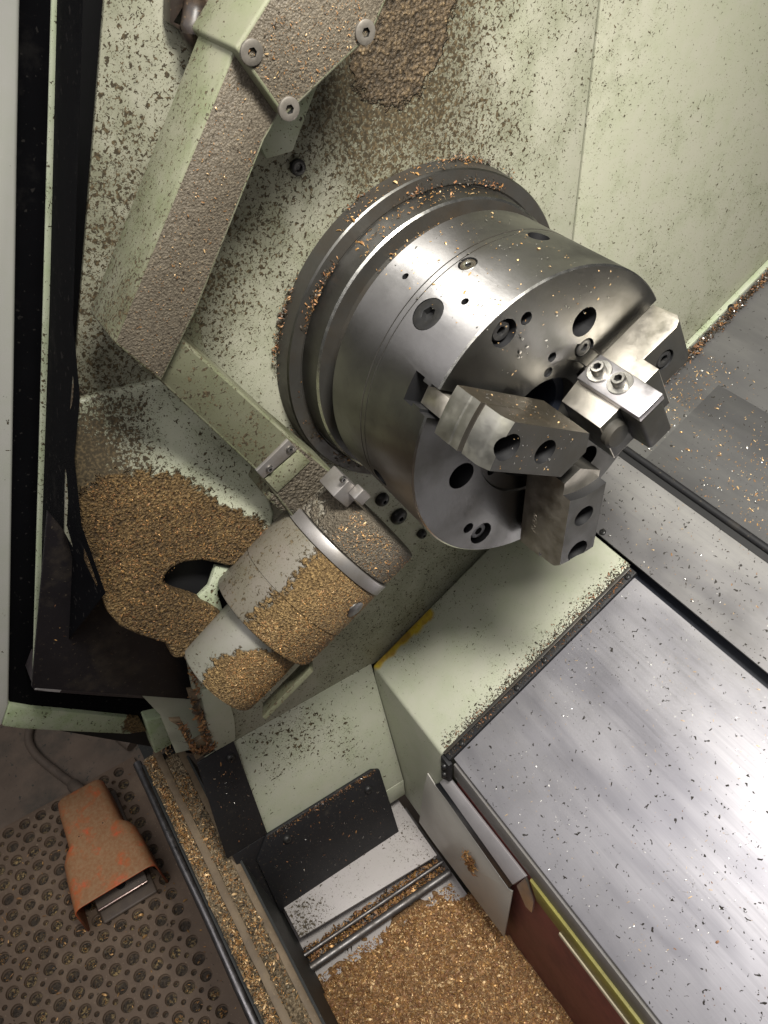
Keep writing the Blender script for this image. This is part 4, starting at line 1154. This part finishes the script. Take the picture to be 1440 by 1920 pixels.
# ================================================================ CHIPS
def heap_z(x, y):
    h = -0.772 + 0.006 * mnoise.noise((x * 75, y * 75, 8)) * (1 if x < 0.07 or y > -0.13 else 0.3) + 0.012 * mnoise.noise((x * 9, y * 9, 3)) + 0.0045 * mnoise.noise((x * 40, y * 40, 1)) + 0.0022 * mnoise.noise((x * 110, y * 110, 5))
    edge = min((x - 0.012) / 0.035, 1) if x < 0.047 else 1
    e2 = min(max((-0.100 - y) / 0.05, 0), 1) if x < 0.11 else 1
    h += 0.022 * max(edge, 0) ** 0.7 * (0.45 + 0.55 * e2) + 0.02 * min(max((x - 0.05) / 0.3, 0), 1)
    lo = 0.012 - 0.014 * (y + 0.2)
    if x < lo + 0.035 * mnoise.noise((y * 14, 2.2, 0)) + 0.012: h -= 0.02
    if y > -0.118 and x < 0.06: h -= 0.02 * min(1, (y + 0.118) / 0.02)
    return h
mb = MB()
NX, NY = 130, 62
for i in range(NX + 1):
    for j in range(NY + 1):
        x = -0.01 + 0.56 * i / NX
        y = -0.327 + 0.247 * j / NY
        mb.v.append((x, y, heap_z(x, y)))
for i in range(NX):
    for j in range(NY):
        mb.f.append((i * (NY + 1) + j, (i + 1) * (NY + 1) + j, (i + 1) * (NY + 1) + j + 1, i * (NY + 1) + j + 1)); mb.mi.append(0)
hp_o = obj('brass_chip_heap', mb, 'heap', smooth=60)
tag(hp_o, 'heap of fine golden brass chips filling the pan', 'chips', kind='stuff')
pts = []
while len(pts) < 52000:
    x = 0.0 + 0.36 * rnd.random()
    y = -0.325 + 0.243 * rnd.random()
    z = heap_z(x, y)
    if z < -0.789: continue
    pts.append(((x, y, z), (rnd.gauss(0, 0.25), rnd.gauss(0, 0.25), 1)))
for _ in range(2600):
    x = abs(rnd.gauss(0, 0.035)); y = rnd.uniform(-0.322, -0.095)
    pts.append(((x, y, max(heap_z(x, y), -0.7895)), (rnd.gauss(0, .3), rnd.gauss(0, .3), 1)))
flakes('loose_brass_chips', pts, ['chip_tan', 'chip_tan', 'chip_gold', 'chip_rust', 'chip_pale'], 0.0031, 'loose curly golden chips lying on the heap in the pan', wid=0.34)

# chips on the conveyor gap, on covers, along the wiper, on the flange, on drums and arm, on the track and mat
pts = [((rnd.uniform(-0.036, -0.010), rnd.uniform(-0.315, -0.095), -0.782 + rnd.random() * 0.012), (rnd.gauss(0, .4), rnd.gauss(0, .4), 1)) for _ in range(2600)]
flakes('rod_gap_chips', pts, ['chip_gold', 'chip_tan', 'chip_dark', 'chip_rust'], 0.0042, 'chips packed in the gap beside the two steel rods')
pts = []
while len(pts) < 1500:
    u = rnd.gauss(0.12, 0.12); s = rnd.gauss(0.165, 0.05)
    if -0.09 < u < 0.5 and 0.112 < s < 0.23: pts.append((SL(u, s, D + 0.0021), NV))
while len(pts) < 1900:
    u = rnd.gauss(-0.12, 0.02); s = rnd.uniform(0.12, 0.26) 
    if u > -0.165: pts.append((SL(u, s, D + 0.0010), NV))
while len(pts) < 2300:
    u = rnd.uniform(-0.09, 0.4); s = rnd.uniform(0.235, 0.6)
    pts.append((SL(u, s, D + 0.0010), NV))
flakes('upper_cover_chips', pts, ['chip_gold', 'chip_pale', 'chip_tan', 'chip_steel'], 0.0019, 'brass flecks scattered on the dark upper cover', jitter=0.4)
pts = []
while len(pts) < 1500:
    u = rnd.uniform(0.0, 0.6); s = rnd.uniform(-0.295, -0.012)
    if mnoise.noise((u * 14, s * 14, 7)) + 0.25 > rnd.random() * 0.9: pts.append((SL(u, s, D + 0.0002), NV))
flakes('lower_cover_chips', pts, ['chip_steel', 'chip_pale', 'chip_steel'], 0.0017, 'small bright slivers scattered on the large lower cover', jitter=0.25, wid=0.16, curl=0.5)
pts = []
while len(pts) < 260:
    u = abs(rnd.gauss(0.42, 0.14)); s = -0.295 + abs(rnd.gauss(0, 0.13))
    if s < -0.012 and u > 0.15: pts.append((SL(u, s, D + 0.0002), NV))
flakes('dark_cover_chips', pts, ['chip_dark', 'chip_dark', 'chip_rust'], 0.0015, 'dark crumbs on the lower right of the large cover', jitter=0.2, wid=0.5, curl=0.3)
pts = [(SL(rnd.uniform(-0.16, 0.5), rnd.uniform(0.006, 0.092), D + 0.0014), NV) for _ in range(480)]
flakes('strip_cover_chips', pts, ['chip_dark', 'chip_pale', 'chip_tan', 'chip_steel'], 0.0017, 'fine chips on the middle cover strip', jitter=0.25, wid=0.3)
pts = []
for _ in range(5200):
    s = rnd.uniform(0.12, 0.62)
    q = 0.0055 + 0.004 * mnoise.noise((s * 30, 0, 0))
    u = -0.1555 + rnd.gauss(0, 0.42) * q * 1.2
    pts.append((SL(u, s, D + 0.001 + max(0, 1 - abs(u + 0.1555) / 0.012) * 0.006 * rnd.random()), NV + np.array((rnd.gauss(0, .5), rnd.gauss(0, .5), 0))))
flakes('packed_swarf', pts, ['chip_dark', 'chip_dark', 'chip_rust', 'chip_tan', 'chip_dark', 'chip_steel'], 0.0028, 'brown swarf packed along the upper cover by the wall')
pts = []
for _ in range(1500):
    s = rnd.uniform(-0.30, 0.0)
    pts.append((SL(-0.0185 - abs(rnd.gauss(0, 0.006)), s, D + 0.0006), NV))
for _ in range(900):
    pts.append((SL(rnd.uniform(-0.0165, -0.006), rnd.uniform(-0.30, -0.004), D + 0.0034), NV))
flakes('wiper_chips', pts, ['chip_dark', 'chip_dark', 'chip_dark', 'chip_rust'], 0.0018, 'dark crumbs along the black rubber wiper', jitter=0.6)
pts = []
for _ in range(2600):
    a = math.radians(rnd.uniform(55, 240))
    r = 0.1355 + abs(rnd.gauss(0, 0.0035))
    if mnoise.noise((a * 2.2, 4, 0)) > rnd.uniform(-0.05, 0.5):
        pts.append(((-0.1543, r * math.cos(a), r * math.sin(a)), (1, 0.3 * math.cos(a), 0.3 * math.sin(a))))
for _ in range(3000):
    a = math.radians(rnd.uniform(50, 245))
    r = 0.150 + abs(rnd.gauss(0, 0.0028))
    if mnoise.noise((a * 2.0, 9, 0)) > rnd.uniform(-0.15, 0.5):
        pts.append(((XW + 0.0015 + 0.006 * rnd.random() ** 2, r * math.cos(a), r * math.sin(a)), (1, math.cos(a), math.sin(a))))
flakes('flange_chips', pts, ['chip_dark', 'chip_dark', 'chip_dark', 'chip_tan', 'chip_rust'], 0.0020, 'chips caught round the dark flange behind the chuck')
pts = []
for _ in range(350):
    a = math.radians(rnd.uniform(70, 125))
    pts.append(((rnd.uniform(-0.170, -0.122), 0, 0), (0, math.cos(a), math.sin(a))))
pts = [((p[0], n[1] * (0.1335 if p[0] < -0.135 else 0.1185), n[2] * (0.1335 if p[0] < -0.135 else 0.1185)) if p[0] > -0.155 else (p[0], n[1] * 0.149, n[2] * 0.149), n) for p, n in [(q[0], q[1]) for q in pts]]
flakes('ring_chips', pts, ['chip_gold', 'chip_tan', 'chip_pale'], 0.0019, 'chips lying on top of the back ring', jitter=0.6)
# on the deflector (golden crust), drums and arm faces
def on_plane(n, d, poly, cnt, accept):
    out = []
    us = [p[0] for p in poly]; vs = [p[1] for p in poly]
    tries = 0
    while len(out) < cnt and tries < cnt * 60:
        tries += 1
        u, v = rnd.uniform(min(us), max(us)), rnd.uniform(min(vs), max(vs))
        c = False
        for i in range(len(poly)):
            (x1, y1), (x2, y2) = poly[i], poly[i - 1]
            if (y1 > v) != (y2 > v) and u < (x2 - x1) * (v - y1) / (y2 - y1) + x1: c = not c
        if not c: continue
        p = hit(u, v, n, d)
        if accept(p): out.append((p, n))
    return out
dpoly = pts_d = [(160, 900), (300, 905), (440, 975), (510, 985), (440, 1050), (345, 1050), (307, 1087), (340, 1120), (410, 1150), (335, 1215), (262, 1188), (215, 1145), (188, 1085)]
pts = on_plane(dn, dd, dpoly, 1800, lambda p: True)
flakes('deflector_chips', pts, ['chip_tan', 'chip_tan', 'chip_gold', 'chip_rust'], 0.0013, 'golden chips caked on the deflector cover', jitter=0.5)
def on_drum(c, r, s0, s1, a0, a1, cnt, acc=lambda s, a: True):
    out = []
    while len(out) < cnt:
        s = rnd.uniform(s0, s1); a = math.radians(rnd.uniform(a0, a1))
        if not acc(s, math.degrees(a)): continue
        nn = np.array((1, 0, 0)) * math.cos(a) + NV * math.sin(a)
        p = np.array(SL(c[0], s, c[1])) + nn * r
        out.append((tuple(p), tuple(nn)))
    return out
pts = on_drum(DC, 0.0556, -0.288, -0.203, -45, 70, 2600, lambda s, a: mnoise.noise((s * 30, a * .05, 2)) * 25 + 38 > a)
pts += on_drum((-0.080, -0.029), 0.0406, -0.352, -0.296, -45, 62, 1500, lambda s, a: ((s + 0.322) / 0.026) ** 2 + ((a - 5) / 48) ** 2 < 1 + 0.4 * mnoise.noise((s * 60, a * .08, 5)))
pts += on_drum(DC, 0.0551, -0.187, -0.156, -45, 60, 700)
pts += on_drum((-0.080, -0.029), 0.0415, -0.2915, -0.2895, -30, 100, 500)
flakes('drum_chips', pts, ['chip_tan', 'chip_tan', 'chip_gold', 'chip_pale'], 0.0012, 'golden chips caked on the tool setter drums', jitter=0.5)
pts = on_plane((1, 0, 0), XA + 0.0006, [(440, 110), (225, 635), (300, 705), (365, 575), (490, 265)], 600, lambda p: True)
pts += on_plane((1, 0, 0), XA + 0.0106, [(460, 95), (535, 205), (685, 70), (690, 0), (540, 0)], 600, lambda p: True)
flakes('arm_chips', pts, ['chip_tan', 'chip_dark', 'chip_tan', 'chip_pale'], 0.0009, 'sparse chips stuck to the tool setter arm', jitter=0.6)
pts = []
for _ in range(12000):
    x = -0.33 + 0.75 * rnd.random()
    y, z = rnd.choice([(-0.3855, -0.6315), (-0.3855, -0.6315), (-0.3576, -0.6270)])
    y += rnd.gauss(0, 0.0052)
    if -0.3765 < y < -0.3685 or y < -0.3935 or y > -0.348: continue
    if mnoise.noise((x * 18, y * 60, 1)) < rnd.uniform(-0.5, 0.1): continue
    pts.append(((x, y, z + rnd.random() * 0.002), (rnd.gauss(0, .3), rnd.gauss(0, .3), 1)))
flakes('track_chips', pts, ['chip_tan', 'chip_pale', 'chip_gold', 'chip_dark'], 0.0028, 'brass chips lying along the door track')
pts = []
for cx, cy, r, n in wells:
    if r < 0.006 or cx > 0.0 or cy < -0.85: continue
    w = mnoise.noise((cx * 6, cy * 6, 4)) + (cx + 0.30) * 1.6 + 0.15
    for _ in range(int(max(0, w) * 26)):
        a = rnd.uniform(0, 6.283); q = r * 0.62 * math.sqrt(rnd.random())
        pts.append(((cx + q * math.cos(a), cy + q * math.sin(a), -1.0472), (rnd.gauss(0, .4), rnd.gauss(0, .4), 1)))
for _ in range(500):
    pts.append(((rnd.uniform(-0.6, 0.0), rnd.uniform(-0.8, -0.425), -1.0398), (0, 0, 1)))
flakes('mat_chips', pts, ['chip_tan', 'chip_gold', 'chip_dark'], 0.0038, 'brass chips lying in the holes of the rubber mat', jitter=0.6)
pts = [((0.055 + rnd.gauss(0, 0.006), YG - 0.001 - 0.006 * rnd.random(), -0.618 + rnd.gauss(0, 0.009)), (rnd.gauss(0, .5), -1, rnd.gauss(0, .5))) for _ in range(260)]
gx = (0.0486, -0.0965, -0.6107)
pts = [((p[0] - 0.055 + gx[0], p[1], p[2] + 0.618 + gx[2]), n) for p, n in pts]
flakes('chip_clump', pts, ['chip_tan', 'chip_gold', 'chip_rust'], 0.0042, 'clump of brass chips stuck to the grey guard sheet')
pts = [(((-0.172, -0.3087, -0.4127)[0] + 0.004 + rnd.random() * 0.004, 0, 0), 0) for _ in range(1)]
pts = []
for (u0, v0, u1, v1) in [(400, -5, 430, 40), (390, 20, 440, 10), (420, 0, 480, 10), (358, 1305, 395, 1395), (340, 1355, 366, 1410), (362, 1412, 400, 1398), (352, 1222, 372, 1300)]:
    for _ in range(170):
        t = rnd.random()
        p = AX(u0 + (u1 - u0) * t + rnd.gauss(0, 4), v0 + (v1 - v0) * t + rnd.gauss(0, 3), XW + 0.0045)
        pts.append((p, (1, rnd.gauss(0, .5), rnd.gauss(0, .5))))
flakes('bracket_chips', pts, ['chip_rust', 'chip_dark', 'chip_tan'], 0.0042, 'brown chips packed on the two small dark brackets at the enclosure edge')

pts = []
for _ in range(1500):
    u, v = rnd.uniform(85, 350), rnd.gauss(1190, 38)
    if 1100 < v < 1262 and v > 1085 + (u - 85) * 0.42: pts.append((AX(u, v, -0.186 if v < 1225 else -0.1985), (1, rnd.gauss(0, .5), rnd.gauss(0, .5))))
for _ in range(160):
    pts.append((AX(rnd.gauss(297, 9), rnd.gauss(1247, 8), -0.1975), (1, rnd.gauss(0, .5), rnd.gauss(0, .5))))
flakes('ledge_chips', pts, ['chip_dark', 'chip_dark', 'chip_rust', 'chip_gold'], 0.0026, 'dark and golden chips lying on the black ledge below the deflector')
pts = []
for _ in range(420):
    q = rnd.random()
    y = -0.297 + 0.165 * q
    pts.append((CH(y, -0.6100 - abs(rnd.gauss(0, 0.004)), 0.0065), cn))
for _ in range(160):
    pts.append((CH(rnd.uniform(-0.31, -0.13), rnd.uniform(-0.74, -0.615), 0.0062), cn))
for _ in range(60):
    pts.append((CH(rnd.uniform(-0.335, -0.295), rnd.uniform(-0.60, -0.455), 0.0042), cn))
flakes('flap_chips', pts, ['chip_rust', 'chip_dark', 'chip_tan', 'chip_steel'], 0.0022, 'brown crumbs along the top edge of the black flap')
pts = []
f1, e1, t1 = jf(JA[0])
for _ in range(70): pts.append((f1(rnd.uniform(0.01, 0.054), rnd.uniform(0.03, 0.105), -0.0189), -t1))
for _ in range(40): pts.append((f1(0.0553, rnd.uniform(0.035, 0.1), rnd.uniform(-0.017, 0.017)), (1, 0, 0)))
for _ in range(160):
    a = rnd.uniform(75, 125)
    pts.append((odp(rnd.uniform(-0.11, -0.004), a, 0.0002), odn(a)))
for _ in range(60):
    pts.append((polar(rnd.uniform(0.07, 0.124), rnd.uniform(60, 125), 0.0003), (1, 0, 0)))
flakes('chuck_chips', pts, ['chip_pale', 'chip_steel', 'chip_gold', 'chip_steel'], 0.0013, 'tiny bright chips stuck on the chuck and its jaws', jitter=0.3, wid=0.5)

for o in list(bpy.data.objects):
    if '_o' in o: del o['_o']
